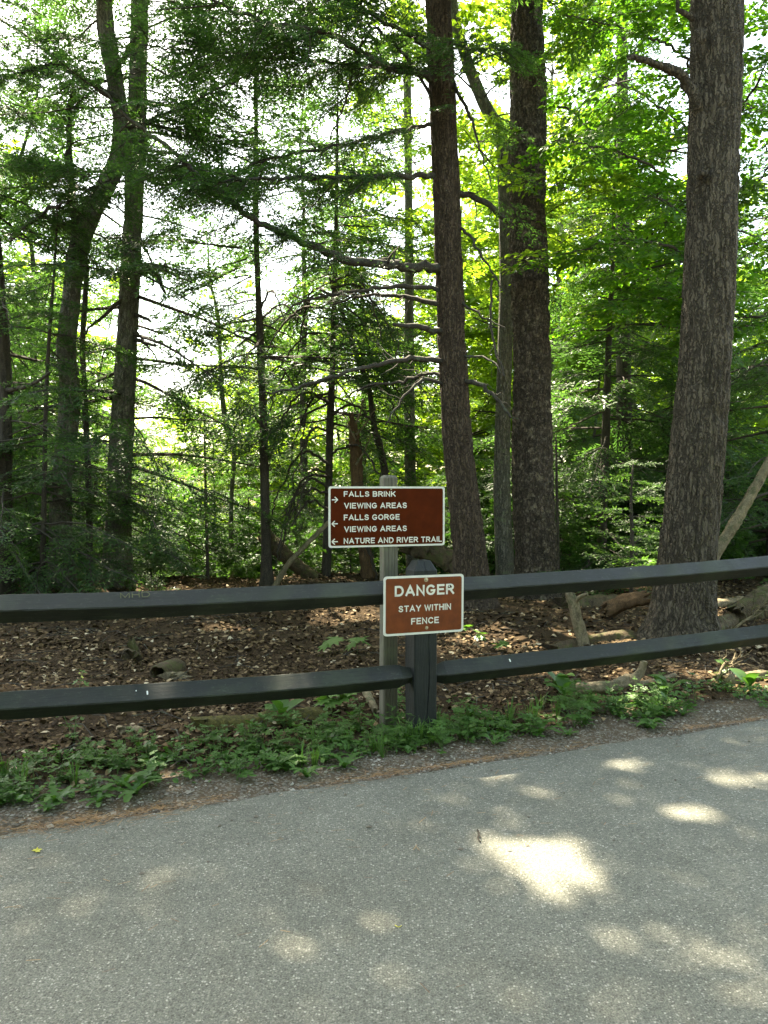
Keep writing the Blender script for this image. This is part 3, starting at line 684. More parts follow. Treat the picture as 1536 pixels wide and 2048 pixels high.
def make_tree(key, name, label, cat, pts, Y, bark, seg=16, ring=.12, kind='fine', dY=0.0, group=None, flare=0.0):
    P, rr = trunk_path(pts, Y, dY); base = P[0].copy(); base[2] += .12
    L = np.linalg.norm(np.diff(P, axis=0), axis=1).sum(); n = max(6, int(L / ring))
    C = catmull(np.column_stack([P, rr]), n)
    vis = CAM_H + .66 * Y; keep = (C[:, 2] < vis) | (np.arange(n) % 6 == 0); keep[-1] = True; C = C[keep]; n = len(C)
    path, rad = C[:, :3], np.maximum(C[:, 3], .003)
    t = Tree(); t.path, t.rad, t.base = path, rad, base
    t.e = thing(name, label, cat, base, group)
    T_, N_, B_ = frames(path); th = np.linspace(0, 2 * math.pi, seg, endpoint=False)
    r = rad[:, None] * np.ones(seg)[None]
    hgt = (path[:, 2] - base[2])[:, None]
    if flare: r = r * (1 + flare * np.exp(-np.clip(hgt, 0, None) / .22) * (.55 + .9 * (.5 + .5 * np.cos(th[None] * 5 + Y)) * noise(th[None] * 2, 0, Y)))
    sc_d = min(1.0, float(rad.max()) / .12)
    r = r + bark_disp(th[None] + 0 * hgt, path[:, 2][:, None], np.maximum(r, .02), kind, Y * 3.7) * sc_d
    Vt = path[:, None] + r[..., None] * (np.cos(th)[None, :, None] * N_[:, None] + np.sin(th)[None, :, None] * B_[:, None])
    i = np.arange(n - 1)[:, None] * seg; j = np.arange(seg)[None]; k = (j + 1) % seg
    Q = np.stack([i + j, i + k, i + seg + k, i + seg + j], -1).reshape(-1, 4)
    top = (n - 1) * seg + np.arange(seg)
    t.trunk = link('trunk', mesh('trunk', Vt.reshape(-1, 3) - base, [Q, top[None]], [bark], None, None, True), t.e)
    t.crown = None; t.bark = bark; TREES[key] = t; return t
def trunk_at(t, z):
    k = np.clip(np.searchsorted(t.path[:, 2], z), 1, len(t.path) - 1); return t.path[k], t.rad[k]
def limb(t, px_pts, Y0, Y1, d0, d1, m='dead', live=None, name='branch', twigs=0, seg=7, rough=.12, spray=(.5, .9), tint=0):
    """a branch drawn through photo pixels while its distance runs from Y0 to Y1; twigs and leafy sprays grow from it"""
    n = len(px_pts); Ys = np.linspace(Y0, Y1, n)
    P = np.array([at(u, v_, y_) for (u, v_), y_ in zip(px_pts, Ys)]); L = np.linalg.norm(np.diff(P, axis=0), axis=1).sum()
    k = max(5, int(L / .07)); C = catmull(P, k)
    C[1:-1] += .012 * rng.standard_normal((k - 2, 3))
    rad = np.linspace(d0 * Y0 / F_PX / 2, d1 * Y1 / F_PX / 2, k)
    mb = MB(); mb.tube(C, rad, seg, rough=rough, seed=d0)
    for q in range(twigs):
        s = rng.integers(int(k * .15), k); d = C[min(s, k - 1)] - C[max(s - 1, 0)]; d /= np.linalg.norm(d) + 1e-9
        dd = d * rng.uniform(.2, .9) + np.array([rng.normal(0, .5), rng.normal(0, .5), rng.normal(-.1, .5)]); dd /= np.linalg.norm(dd)
        l = rng.uniform(.15, .7) * min(1, L / 2); w = C[s] + np.linspace(0, 1, 5)[:, None] * l * dd + np.cumsum(rng.normal(0, .018, (5, 3)), 0) + np.array([0, 0, -.1]) * (np.linspace(0, 1, 5) ** 2)[:, None] * l
        w[0] = C[s]; mb.tube(w, np.linspace(max(.0035, rad[s] * .35), .002, 5), 3, caps=False)
        if l > .3:
            d3 = dd + rng.normal(0, .5, 3); w2 = w[2] + np.linspace(0, 1, 4)[:, None] * l * .5 * d3; mb.tube(w2, np.linspace(.003, .0015, 4), 3, caps=False)
    mb.build(name, [M[m]], t.e, True, origin=t.base)
    if live:
        if t.crown is None: t.crown = Crown()
        protos, cnt = live
        for q in range(cnt):
            s = int(k * rng.uniform(.12, 1)) ; s = min(s, k - 1); d = C[min(s + 1, k - 1)] - C[max(s - 1, 0)]
            a = math.atan2(d[1], d[0]) + rng.choice([-1, 1]) * R(rng.uniform(25, 85)); t.crown.add(protos, C[s], a, R(rng.normal(-12, 14)), rng.uniform(*spray), None, tint)
    return C
def whorls(t, z0, z1, n, len0, len1, protos, el=(2, -22), az=None, spread=180, tint=0.0, wood=True):
    """leafy branches up a trunk; length runs from len0 at z0 to len1 at z1"""
    if t.crown is None: t.crown = Crown()
    zs = z0 + (z1 - z0) * (np.arange(n) + rng.random(n)) / n
    for z in zs:
        f = (z - z0) / max(1e-6, z1 - z0); p, r_ = trunk_at(t, z + t.base[2])
        a = R(rng.uniform(-180, 180)) if az is None else R(az + rng.uniform(-spread, spread))
        l = (len0 + (len1 - len0) * f) * rng.uniform(.6, 1.2); e = R(rng.uniform(min(el), max(el)))
        d = np.array([math.cos(a) * math.cos(e), math.sin(a) * math.cos(e), math.sin(e)])
        if l <= 1.15: t.crown.add(protos, p, a, e, l, None, tint)
        else:                                        # long bough: a limb with sprays along it
            k = 8; s = np.linspace(0, 1, k); C = p + s[:, None] * l * d + np.outer(s ** 2, [0, 0, -.14 * l]) + np.cumsum(rng.normal(0, .02, (k, 3)), 0)
            t.crown.wood.tube(C, np.linspace(.011 * l, .003, k), 4, caps=False); t.crown.hasw = True
            m_ = int(l * 4.2)
            for q in range(m_):
                sq = rng.uniform(.22, 1); b = p + sq * l * d + np.array([0, 0, -.14 * l * sq * sq])
                t.crown.add(protos, b, a + rng.choice([-1, 1]) * R(rng.uniform(15, 75)), e + R(rng.normal(-8, 12)), rng.uniform(.5, .95) * (1.1 - .35 * sq), None, tint)
            t.crown.add(protos, C[-2], a, e - .2, rng.uniform(.5, .8), None, tint)
# ------------------------------------------------------------------ the trees
t1 = make_tree('T1', 'pine_tree', 'thick straight brown-barked pine with a broken curved branch stub', 'tree',
    [(1358, 1290, 148), (1364, 1235, 124), (1369, 1180, 117), (1377, 1090, 110), (1395, 900, 103), (1417, 600, 97), (1427, 300, 96), (1434, 0, 96), (1440, -600, 82), (1443, -1400, 55), (1445, -2000, 25)], 8.0, M['pine_bark'], 150, .026, 'plate', flare=.42)
limb(t1, [(1405, 222), (1388, 195), (1370, 165), (1345, 140), (1310, 124), (1280, 118), (1256, 116)], 7.9, 7.6, 27, 9, 'pine_bark', rough=.14, seg=12)
limb(t1, [(1388, 38), (1368, 30), (1356, 12), (1345, -30)], 7.9, 7.8, 14, 6, 'pine_bark')
limb(t1, [(1400, 352), (1408, 350), (1414, 348)], 7.78, 7.70, 18, 10, 'pine_bark', name='knot')
limb(t1, [(1400, 68), (1404, 76), (1408, 82)], 7.75, 7.68, 26, 12, 'pine_bark', name='knot')
t2 = make_tree('T2', 'hemlock_tree', 'tall hemlock with many bare dead side branches, just behind the danger sign', 'tree',
    [(948, 1222, 100), (944, 1165, 76), (938, 1090, 66), (917, 900, 58), (904, 700, 56), (900, 600, 54), (890, 300, 53), (875, 0, 50), (850, -500, 42), (835, -1100, 26), (830, -1500, 10)], 9.8, M['hemlock_bark'], 90, .037, 'plate', flare=.3)
t3 = make_tree('T3', 'birch_tree', 'dark trunk with ragged peeling flaky bark beside the hemlock', 'tree',
    [(1074, 1200, 100), (1073, 1130, 83), (1064, 900, 77), (1064, 700, 71), (1055, 450, 70), (1057, 200, 70), (1054, 50, 60), (1050, -300, 50), (1048, -900, 28)], 11.2, M['flaky_bark'], 84, .04, 'flake', flare=.25)
t3b = make_tree('T3b', 'maple_tree', 'slender grey trunk half hidden behind the flaky-barked birch', 'tree',
    [(1012, 1180, 40), (1004, 950, 33), (1012, 600, 28), (1010, 400, 27), (1003, 280, 26), (965, 200, 24), (930, 110, 22), (905, 0, 20), (880, -300, 14), (870, -700, 6)], 12.5, M['grey_bark'], 32, .08)
t4 = make_tree('T4', 'hemlock_tree', 'straight grey hemlock rising behind the crooked double-bent tree', 'tree',
    [(235, 1195, 62), (237, 1000, 48), (245, 850, 46), (253, 700, 40), (262, 520, 38), (272, 300, 36), (277, 100, 34), (280, 0, 33), (285, -500, 24), (288, -1000, 10)], 12.0, M['grey_bark'], 48, .06, 'plate', flare=.2)
t5 = make_tree('T5', 'crooked_tree', 'crooked mossy tree whose trunk bends twice and crosses the straight hemlock', 'tree',
    [(125, 1205, 54), (122, 1000, 40), (140, 800, 40), (132, 700, 37), (143, 600, 35), (152, 520, 37), (172, 450, 38), (205, 385, 36), (235, 320, 34), (243, 250, 32), (233, 180, 32), (218, 90, 32), (208, 0, 30), (200, -400, 22), (195, -900, 8)], 11.4, M['grey_bark'], 48, .06, 'plate', flare=.2)
t6 = make_tree('T6', 'thin_tree', 'thin wavy stem standing against the crooked tree', 'tree',
    [(180, 1190, 14), (178, 1000, 13), (172, 850, 12), (165, 700, 11), (170, 600, 11), (172, 520, 10), (150, 420, 9), (142, 340, 9), (140, 240, 8), (148, 150, 5)], 11.8, M['dark_bark'], 14, .1)
t7 = make_tree('T7', 'young_hemlock', 'slim dark straight hemlock pole standing alone above the carved rail', 'tree',
    [(534, 1172, 32), (533, 1130, 22), (530, 1000, 18), (527, 850, 16), (521, 700, 15), (517, 600, 13), (512, 450, 12), (512, 280, 9), (511, 100, 6), (510, -60, 3)], 12.6, M['dark_bark'], 18, .08, flare=.3)
t8 = make_tree('T8', 'young_maple', 'slim smooth grey-green trunk just left of the dead-branched hemlock', 'tree',
    [(825, 1165, 25), (820, 900, 22), (818, 700, 20), (818, 500, 17), (815, 200, 16), (812, 0, 15), (808, -500, 9), (806, -900, 4)], 14.5, M['grey_bark'], 20, .1)
t9 = make_tree('T9', 'hemlock_tree', 'dark thick hemlock at the far end of the left rail', 'tree',
    [(8, 1200, 42), (6, 1000, 33), (8, 850, 30), (6, 700, 27), (-25, 300, 22), (-50, -300, 14), (-60, -800, 6)], 11.0, M['dark_bark'], 36, .07, 'plate')
t10 = make_tree('T10', 'hemlock_sapling', 'thin dark sapling between the far left hemlock and the crooked tree', 'tree',
    [(84, 1195, 13), (88, 1000, 10), (92, 800, 8), (100, 650, 7), (110, 520, 5), (115, 400, 3)], 10.8, M['dark_bark'], 10, .1)
t11 = make_tree('T11', 'young_birch', 'thin bowed pale-green birch sapling in the gap below the open sky', 'tree',
    [(461, 1172, 11), (463, 1000, 9), (468, 900, 10), (452, 850, 11), (442, 760, 9), (437, 640, 7), (420, 560, 5), (415, 480, 3)], 14.5, M['grey_bark'], 10, .1)
t12 = make_tree('T12', 'dead_sapling', 'needle-thin dead dark pole beside the bowed birch sapling', 'tree',
    [(416, 1178, 7), (412, 1000, 6), (408, 830, 3)], 13.0, M['dark_bark'], 8, .12)
t13 = make_tree('T13', 'dying_hemlock', 'dark hemlock with fans of drooping bare twigs behind the trail sign', 'tree',
    [(652, 1162, 20), (657, 1000, 16), (660, 850, 15), (664, 760, 13), (668, 600, 10), (672, 450, 8), (675, 260, 5), (677, 100, 3)], 13.2, M['dark_bark'], 16, .09)
t14 = make_tree('T14', 'broken_snag', 'broken-off orange-brown snag with a splintered top behind the trail sign', 'tree',
    [(740, 1165, 30), (730, 1100, 26), (720, 1040, 24), (714, 960, 20), (710, 890, 17), (706, 850, 12), (702, 826, 4)], 13.0, M['snag'], 24, .05, 'flake')
t14b = make_tree('T14b', 'leaning_hemlock', 'thin dark hemlock leaning left from beside the snag', 'tree',
    [(790, 1160, 16), (770, 947, 14), (750, 863, 13), (737, 775, 11), (714, 713, 10), (690, 640, 8), (655, 545, 5)], 13.6, M['dark_bark'], 12, .09)
t15 = make_tree('T15', 'hemlock_tree', 'dark feathery hemlock between the flaky birch and the thick pine', 'tree',
    [(1202, 1160, 22), (1206, 1000, 18), (1212, 850, 16), (1217, 700, 13), (1224, 550, 9), (1228, 400, 6), (1232, 200, 3)], 13.3, M['dark_bark'], 16, .09)
t15b = make_tree('T15b', 'grey_tree', 'straight grey trunk behind the feathery hemlock', 'tree',
    [(1252, 1150, 44), (1250, 1000, 34), (1248, 800, 30), (1246, 600, 27), (1245, 300, 24), (1243, 0, 20), (1240, -300, 14), (1238, -700, 5)], 15.5, M['dark_bark'], 24, .1)
t16 = make_tree('T16', 'dead_sapling', 'bare black dead sapling pole between the birch and the feathery hemlock', 'tree',
    [(1118, 1170, 7), (1114, 1000, 6), (1112, 870, 3)], 12.0, M['dark_bark'], 8, .12)
t17 = make_tree('T17', 'beech_tree', 'bright green beech spreading leafy boughs behind the thick pine', 'tree',
    [(1385, 1150, 26), (1398, 900, 22), (1415, 600, 20), (1426, 300, 18), (1434, 0, 15), (1438, -400, 9), (1440, -700, 3)], 12.0, M['grey_bark'], 20, .1)
t18 = make_tree('T18', 'hemlock_tree', 'dark low-boughed hemlock at the right beyond the leaning pole', 'tree',
    [(1545, 1165, 26), (1548, 900, 20), (1550, 600, 14), (1552, 300, 8), (1553, 100, 3)], 13.0, M['dark_bark'], 14, .1)
t19 = make_tree('T19', 'hemlock_sapling', 'small pale sunlit hemlock sapling fanning out left of the pine', 'tree',
    [(1262, 1165, 9), (1264, 1080, 8), (1262, 1000, 6), (1266, 930, 3)], 10.8, M['dark_bark'], 8, .1)

# dead and living limbs drawn from the photograph
LN = lambda n: (HN, n)
limb(t2, [(880, 538), (820, 533), (770, 528), (700, 520), (600, 482), (500, 432), (420, 370), (340, 300), (265, 245), (205, 180)], 9.75, 8.2, 20, 5, 'dead', LN(60), twigs=22, seg=9, spray=(.45, .85))
limb(t2, [(870, 352), (800, 350), (740, 352), (600, 356), (470, 360), (360, 372)], 9.75, 8.4, 12, 3, 'dead', LN(34), twigs=12)
limb(t2, [(885, 578), (830, 574), (780, 575), (700, 585), (610, 602), (540, 650)], 9.75, 9.2, 10, 3, 'dead', twigs=16)
limb(t2, [(885, 612), (850, 602), (800, 592), (720, 592), (660, 610)], 9.75, 10.2, 12, 3, 'dead', twigs=12)
limb(t2, [(890, 665), (850, 655), (820, 650), (787, 649)], 9.75, 9.4, 14, 8, 'dead', twigs=2)
limb(t2, [(892, 722), (840, 720), (790, 722), (700, 740), (600, 775), (520, 785)], 9.75, 8.9, 12, 4, 'dead', twigs=14)
limb(t2, [(894, 748), (850, 748), (800, 765), (740, 770), (690, 795)], 9.75, 10.3, 9, 3, 'dead', twigs=12)
limb(t2, [(894, 770), (850, 760), (810, 790), (770, 850)], 9.75, 9.5, 8, 3, 'dead', twigs=10)
limb(t2, [(872, 158), (820, 142), (768, 132), (710, 100), (650, 66), (560, 50), (460, 18), (400, -20)], 9.75, 7.9, 16, 5, 'dead', LN(60), twigs=16)
limb(t2, [(870, 148), (800, 130), (740, 132), (600, 118), (420, 100), (280, 90)], 9.75, 8.8, 10, 3, 'dead', LN(52), twigs=10)
limb(t2, [(868, 248), (820, 256), (768, 268), (680, 290), (580, 310), (500, 330)], 9.75, 9.2, 9, 3, 'dead', LN(32), twigs=10)
limb(t2, [(868, 200), (800, 100), (740, 60), (690, 200), (660, 280)], 9.75, 9.0, 7, 3, 'dead', LN(6), twigs=6)
limb(t2, [(862, 100), (800, 60), (700, 10), (600, -30)], 9.75, 8.4, 12, 4, 'dead', LN(44), twigs=8)
limb(t2, [(905, 383), (940, 392), (975, 408), (1000, 428), (1022, 446)], 9.75, 10.2, 14, 9, 'dead', twigs=4)
limb(t2, [(908, 442), (945, 480), (975, 530), (1010, 582)], 9.75, 9.4, 7, 3, 'dead', twigs=5)
limb(t2, [(918, 600), (960, 630), (1010, 655)], 9.75, 9.4, 6, 2, 'dead', twigs=5)
limb(t2, [(920, 715), (955, 712), (985, 722), (1002, 748)], 9.75, 9.3, 6, 3, 'dead', twigs=4)
limb(t2, [(922, 760), (960, 772), (990, 795), (1022, 835)], 9.75, 9.4, 11, 5, 'dead', twigs=6)
limb(t2, [(984, 560), (983, 640), (992, 700), (1008, 752)], 9.5, 9.4, 5, 4, 'twig', twigs=6)
limb(t2, [(905, 160), (940, 230), (960, 300), (985, 380)], 9.75, 9.2, 8, 2, 'dead', LN(24), twigs=4)
limb(t2, [(900, 80), (950, 100), (1000, 90)], 9.75, 9.0, 8, 2, 'dead', LN(20), twigs=4)
limb(t3, [(1085, 110), (1110, 105), (1140, 90), (1190, 48)], 11.2, 10.9, 8, 3, 'dead', twigs=4)
limb(t3, [(1090, 220), (1130, 215), (1180, 260)], 11.2, 10.9, 6, 2, 'dead', twigs=4)
limb(t4, [(278, 548), (296, 540), (310, 548), (322, 565), (330, 585)], 12, 11.7, 14, 6, 'dark_bark', twigs=4)
limb(t4, [(280, 530), (310, 533), (340, 545), (385, 565)], 12, 11.6, 9, 3, 'dark_bark', twigs=6)
limb(t4, [(270, 630), (290, 638), (300, 642)], 11.9, 11.7, 9, 5, 'dead')
limb(t4, [(270, 680), (295, 685), (312, 690)], 11.9, 11.7, 9, 5, 'dead')
limb(t4, [(245, 600), (220, 620), (180, 655), (170, 668)], 11.9, 11.5, 9, 4, 'dark_bark', twigs=3)
limb(t5, [(235, 200), (170, 160), (110, 130), (40, 145), (-20, 180)], 11.3, 9.8, 14, 5, 'dead', (HN, 44), twigs=10)
limb(t5, [(150, 500), (145, 440), (140, 380), (137, 300), (140, 200)], 11.3, 11.2, 14, 6, 'dead', (HN, 8), twigs=8)
limb(t5, [(225, 150), (255, 100), (285, 50), (300, -20)], 11.3, 10.6, 12, 5, 'dead', (HN, 12), twigs=6)
limb(t5, [(250, 260), (300, 240), (370, 215), (450, 170), (520, 140)], 11.4, 10.0, 9, 3, 'dead', (HN, 40), twigs=10)
limb(t9, [(20, 335), (60, 330), (110, 340), (180, 352)], 10.9, 9.6, 10, 4, 'dark_bark', (HN, 32), twigs=8)
limb(t9, [(20, 480), (80, 430), (160, 390), (250, 345), (340, 330)], 10.9, 9.4, 8, 2, 'twig', (HN, 36), twigs=10)
limb(t9, [(15, 780), (60, 770), (100, 745)], 10.9, 10.4, 10, 5, 'dark_bark', twigs=4)
limb(t9, [(25, 1165), (60, 1145), (100, 1120)], 10.9, 10.3, 7, 3, 'dark_bark', (HN, 4), twigs=6)
for k in range(26):      # drooping fans of bare twigs
    z = rng.uniform(560, 1060); sg = rng.choice([-1, 1], p=[.72, .28]); dx = rng.uniform(60, 150) * sg; u0 = 662
    limb(t13, [(u0, z), (u0 + dx * .4, z - rng.uniform(0, 25)), (u0 + dx * .75, z + rng.uniform(20, 60)), (u0 + dx, z + rng.uniform(80, 170))], 13.1, 13.1 + rng.uniform(-1.2, .6), 6, 2, 'dark_bark', twigs=12, seg=4, rough=0)
for k in range(7):
    z = rng.uniform(600, 900); dx = rng.uniform(40, 110) * rng.choice([-1, 1])
    limb(t7, [(522, z), (522 + dx * .5, z + rng.uniform(-40, 0)), (522 + dx, z + rng.uniform(-10, 60))], 12.6, 12.6 + rng.uniform(-1, .6), 5, 2, 'dark_bark', twigs=7, seg=4, rough=0)
for k in range(6):
    z = rng.uniform(620, 860); dx = rng.uniform(30, 90) * rng.choice([-1, 1])
    limb(t14b, [(735, z), (735 + dx * .5, z + 10), (735 + dx, z + rng.uniform(20, 90))], 13.5, 13.3, 4, 2, 'dark_bark', twigs=8, seg=4, rough=0)
for z, dx in ((845, 22), (880, -26), (930, 30), (870, 44)):
    limb(t14, [(712, z), (712 + dx * .5, z - 25), (712 + dx, z - 60)], 12.9, 12.8, 5, 2, 'pale_wood', twigs=4, seg=5)

# leafy boughs up the trunks
whorls(t4, .8, 14, 82, 2.6, 1.8, HM, (4, -22))
whorls(t9, .4, 12, 62, 2.3, 1.8, HM, (4, -22))
whorls(t5, 5.0, 14, 36, 2.0, 1.6, HM, (8, -20))
whorls(t10, .3, 5.6, 70, 1.5, .6, HN, (5, -18))
whorls(t7, 3.4, 10.0, 78, 2.1, .9, HM, (8, -22))
whorls(t13, 2.3, 8.8, 84, 2.0, .8, HM, (6, -25))
whorls(t14b, 2.4, 5.6, 26, 1.3, .5, HM, (6, -25))
whorls(t15, .5, 9.0, 105, 2.0, .6, HM, (6, -20))
whorls(t15b, 2.0, 12, 44, 2.2, 1.5, HM, (6, -20))
whorls(t18, .3, 8.5, 80, 2.4, .7, HM, (4, -20))
whorls(t19, .15, 1.9, 34, 1.15, .4, HN, (22, -8), tint=.25)
whorls(t2, 7.4, 15, 60, 2.6, 1.6, HM, (8, -20))
whorls(t1, 8.6, 17, 50, 2.8, 1.5, HM, (14, -12))
whorls(t6, 5.2, 7.8, 14, .9, .4, HN, (10, -15))
whorls(t3b, 4.0, 12, 46, 2.0, 1.2, BN, (35, -5), tint=.15)
whorls(t8, 4.0, 13, 50, 1.7, 1.0, BN, (35, -5), tint=.1)
whorls(t11, 2.4, 5.8, 40, 1.1, .6, BN, (35, -10), tint=.2)
whorls(t17, 3.2, 13, 60, 2.5, 1.5, BN, (25, -8), tint=.05)
for pts, y0, y1 in (([(1417, 560), (1400, 420), (1300, 330), (1180, 290), (1110, 280)], 12, 9.6), ([(1420, 470), (1400, 300), (1300, 200), (1200, 150)], 12, 9.8), ([(1414, 620), (1380, 520), (1280, 480), (1150, 500)], 12, 10),
                    ([(1426, 300), (1370, 120), (1250, 60), (1130, 30)], 12, 10), ([(1419, 500), (1490, 400), (1560, 300)], 12, 10.4), ([(1426, 300), (1500, 190), (1560, 60)], 12, 10.2), ([(1406, 760), (1420, 640), (1330, 600), (1220, 600)], 12, 10.6),
                    ([(1430, 200), (1400, 20), (1300, -40), (1180, -60)], 12, 9.6)):
    limb(t17, pts, y0, y1, 8, 2, 'twig', (BN, 26), twigs=8, seg=5, spray=(.5, .95), tint=.08)
# ------------------------------------------------------------------ unseen canopy branches added along sun rays to shade road and verge
CAN = [t1, t2, t4, t5, t9]
def shade_grid(arrs):
    H_ = np.zeros((100, 120))
    for V, Fc, Mi, T_ in arrs:
        P = V[Fc]; nrm = np.cross(P[:, 1] - P[:, 0], P[:, 2] - P[:, 0]) / 2; A = np.abs(nrm @ SUN) / SUN[2]; c = P.mean(1)
        g2 = c[:, :2] - SUN[None, :2] * (c[:, 2] / SUN[2])[:, None]
        h, _, _ = np.histogram2d(g2[:, 0], g2[:, 1], bins=(100, 120), range=((-4.5, 5.5), (0, 12)), weights=A); H_ += h
    return H_ / .01
built = {}
for k, t in TREES.items():
    if t.crown is not None: built[k] = list(t.crown.arrays())
OD = shade_grid(built.values())
extra = {id(t): Crown() for t in CAN}
cells = np.argwhere(OD < 99); nadd = 0
def box3(a): 
    p = np.pad(a, 2, mode='edge'); return sum(p[i:i + a.shape[0], j:j + a.shape[1]] for i in range(5) for j in range(5)) / 25
order = rng.permutation(len(cells))
OS = box3(OD)
for q in order:
    ix, iy = cells[q]
    need = 4.6 if iy < 50 else (2.6 if iy < 60 else (1.4 if iy < 78 else 0))
    if OS[ix, iy] >= need: continue
    g0 = np.array([-4.5 + (ix + .5) * .1, (iy + .5) * .1]); z = rng.uniform(8.8, 13.5)
    c = np.array([g0[0] + SUN[0] / SUN[2] * z, g0[1] + SUN[1] / SUN[2] * z, z])
    t = min(CAN, key=lambda t: np.linalg.norm(trunk_at(t, z)[0][:2] - c[:2])); p, _ = trunk_at(t, z - .6)
    dv = c - p; a = math.atan2(dv[1], dv[0]) + rng.normal(0, .5); s_ = rng.uniform(.8, 1.15)
    root = c - .5 * s_ * np.array([math.cos(a), math.sin(a), 0])
    cr = extra[id(t)]; cr.add(HF, root, a, R(rng.normal(0, 10)), s_)
    if np.linalg.norm(root - p) > .3:
        w = p + (root - p) * np.linspace(0, 1, 5)[:, None] + np.array([0, 0, .3]) * np.sin(np.linspace(0, math.pi, 5))[:, None]; cr.wood.tube(w, np.linspace(.02, .006, 5), 3, caps=False); cr.hasw = True
    nadd += 1
    i0, i1, j0, j1 = max(0, ix - 4), ix + 5, max(0, iy - 4), iy + 5
    OS[i0:i1, j0:j1] += .9
for k, t in TREES.items():
    if t in CAN and extra[id(t)].items:
        A = extra[id(t)].arrays(); B = built.get(k)
        built[k] = [np.concatenate([B[0], A[0]]), np.concatenate([B[1], A[1] + len(B[0])]), np.concatenate([B[2], A[2]]), np.concatenate([B[3], A[3]])]
LEAFM = {'T3b': 'maple', 'T8': 'maple', 'T11': 'maple', 'T17': 'beech', 'T1': 'spruce'}
ntri = 0
for k, (V, Fc, Mi, T_) in built.items():
    t = TREES[k]; Fc, Mi = carve(V, Fc, Mi)
    used, inv = np.unique(Fc.ravel(), return_inverse=True); Fc = inv.reshape(-1, 3); V = V[used]; T_ = T_[used]; ntri += len(Fc)
    o = link('crown', mesh('crown', V - t.base, [Fc], [M[LEAFM.get(k, 'hemlock')], M['twig']], [Mi], T_), t.e); o['kind'] = 'stuff'
print('canopy branches', nadd, 'crown tris', ntri)
# ------------------------------------------------------------------ filler trees built once, then copied
def proto_tree(name, h, bark, leafm, build, r0=.05, seed=0):
    """an unplaced tree of height h at the origin: trunk + crown, meshes shared by all its copies"""
    g = np.random.default_rng(900 + seed); k = 12; s = np.linspace(0, 1, k)
    C = np.column_stack([np.cumsum(g.normal(0, .012 * h, k)) * s, np.cumsum(g.normal(0, .012 * h, k)) * s, -.4 + s * (h + .4)])
    V, Q = tube(C, r0 * (1.05 - s), 8, .15, seed); tm = mesh('trunk', V, [Q], [bark], None, None, True)
    t = Tree(); t.path, t.rad, t.base, t.crown = C, r0 * (1.05 - s), np.zeros(3), Crown(); build(t)
    V, Fc, Mi, T_ = t.crown.arrays(); cm = mesh('crown', V, [Fc], [leafm, M['twig']], [Mi], T_)
    return name, tm, cm, h
def plant(pr, x, y, h, label, group, cat='tree', rz=None):
    name, tm, cm, h0 = pr; z = gz1(x, y); s_ = h / h0
    e = thing(name, label, cat, (x, y, z), group, rng.uniform(0, 6.28) if rz is None else rz); e.scale = (s_ * rng.uniform(.9, 1.1), s_ * rng.uniform(.9, 1.1), s_)
    link('trunk', tm, e); o = link('crown', cm, e); o['kind'] = 'stuff'; return e
def px_plant(pr, u, Y, vtop, *a, **k):
    p = at(u, vtop, Y); plant(pr, p[0], Y, max(.5, p[2] - gz1(p[0], Y)), *a, **k)
PH = [proto_tree('young_hemlock', 5.0, M['dark_bark'], M['hemlock'], lambda t: whorls(t, .15, 4.8, 90, 1.7, .35, HM, (8, -22)), .05, k) for k in range(2)]
PB = [proto_tree('leafy_shrub', 3.0, M['dark_bark'], M['understory'], lambda t: whorls(t, .1, 2.9, 70, 1.0, .5, BF, (50, -10)), .025, 10 + k) for k in range(3)]
PM = [proto_tree('maple_tree', 10.0, M['grey_bark'], M['maple'], lambda t: whorls(t, 1.6, 9.8, 74, 2.6, .9, BF, (45, -10), tint=.1), .12, 20 + k) for k in range(3)]
G = 'young hemlocks crowding the slope behind the fence'
for q, (u, Y, vt) in enumerate([(55, 14.5, 480), (1130, 15.5, 640), (1335, 14.5, 600), (1460, 16, 430), (180, 16.5, 560), (930, 16, 800), (1020, 17.5, 850), (280, 18, 820), (-60, 13.5, 600), (1590, 15.5, 560), (1180, 18, 560), (1400, 19, 560), (-20, 17.5, 300), (20, 12.4, 760), (300, 13.2, 900), (430, 16, 850), (590, 16.5, 770), (500, 17.5, 890), (1120, 13.2, 900), (760, 16, 880)]):
    px_plant(PH[q % 2], u, Y, vt, 'young dark green hemlock crowding the slope behind the big trunks', G)
PTALL = [proto_tree('tall_hemlock', 11.0, M['dark_bark'], M['hemlock'], lambda t: whorls(t, 4.5, 10.8, 62, 1.5, .6, HM, (8, -24)), .09, 5)]
G = 'tall slim hemlocks standing on the slope behind the big trunks'
for u, Y, vt in ((60, 17, -40), (-60, 15.5, -100), (600, 20, 60), (730, 21, 120)):
    px_plant(PTALL[0], u, Y, vt, 'tall slim hemlock with a bare lower trunk on the slope behind', G)
G = 'leafy shrubs at the brow of the slope'
for q in range(40):
    u = -120 + 1780 * (q + rng.random()) / 40; Y = rng.uniform(13.6, 19); px_plant(PB[q % 3], u, Y, rng.uniform(930, 1110), 'low leafy green shrub at the brow of the slope', G, cat='shrub')
for q, (u, Y, vt) in enumerate([(320, 13.4, 1040), (380, 13.8, 1010), (440, 13.5, 1050), (490, 14.2, 1030), (570, 14.5, 1060), (610, 14.0, 1070), (690, 14.6, 1050), (770, 14.4, 1040), (870, 14.6, 1030), (1140, 12.6, 1060), (1180, 13.0, 1030), (1310, 12.4, 1060), (40, 12.2, 1060), (160, 12.8, 1060), (1470, 12.5, 1040), (1000, 14.5, 1000)]):
    px_plant(PB[q % 3], u, Y, vt, 'low leafy green shrub at the brow of the slope', G, cat='shrub')
G = 'sunlit leafy trees on the far slope'
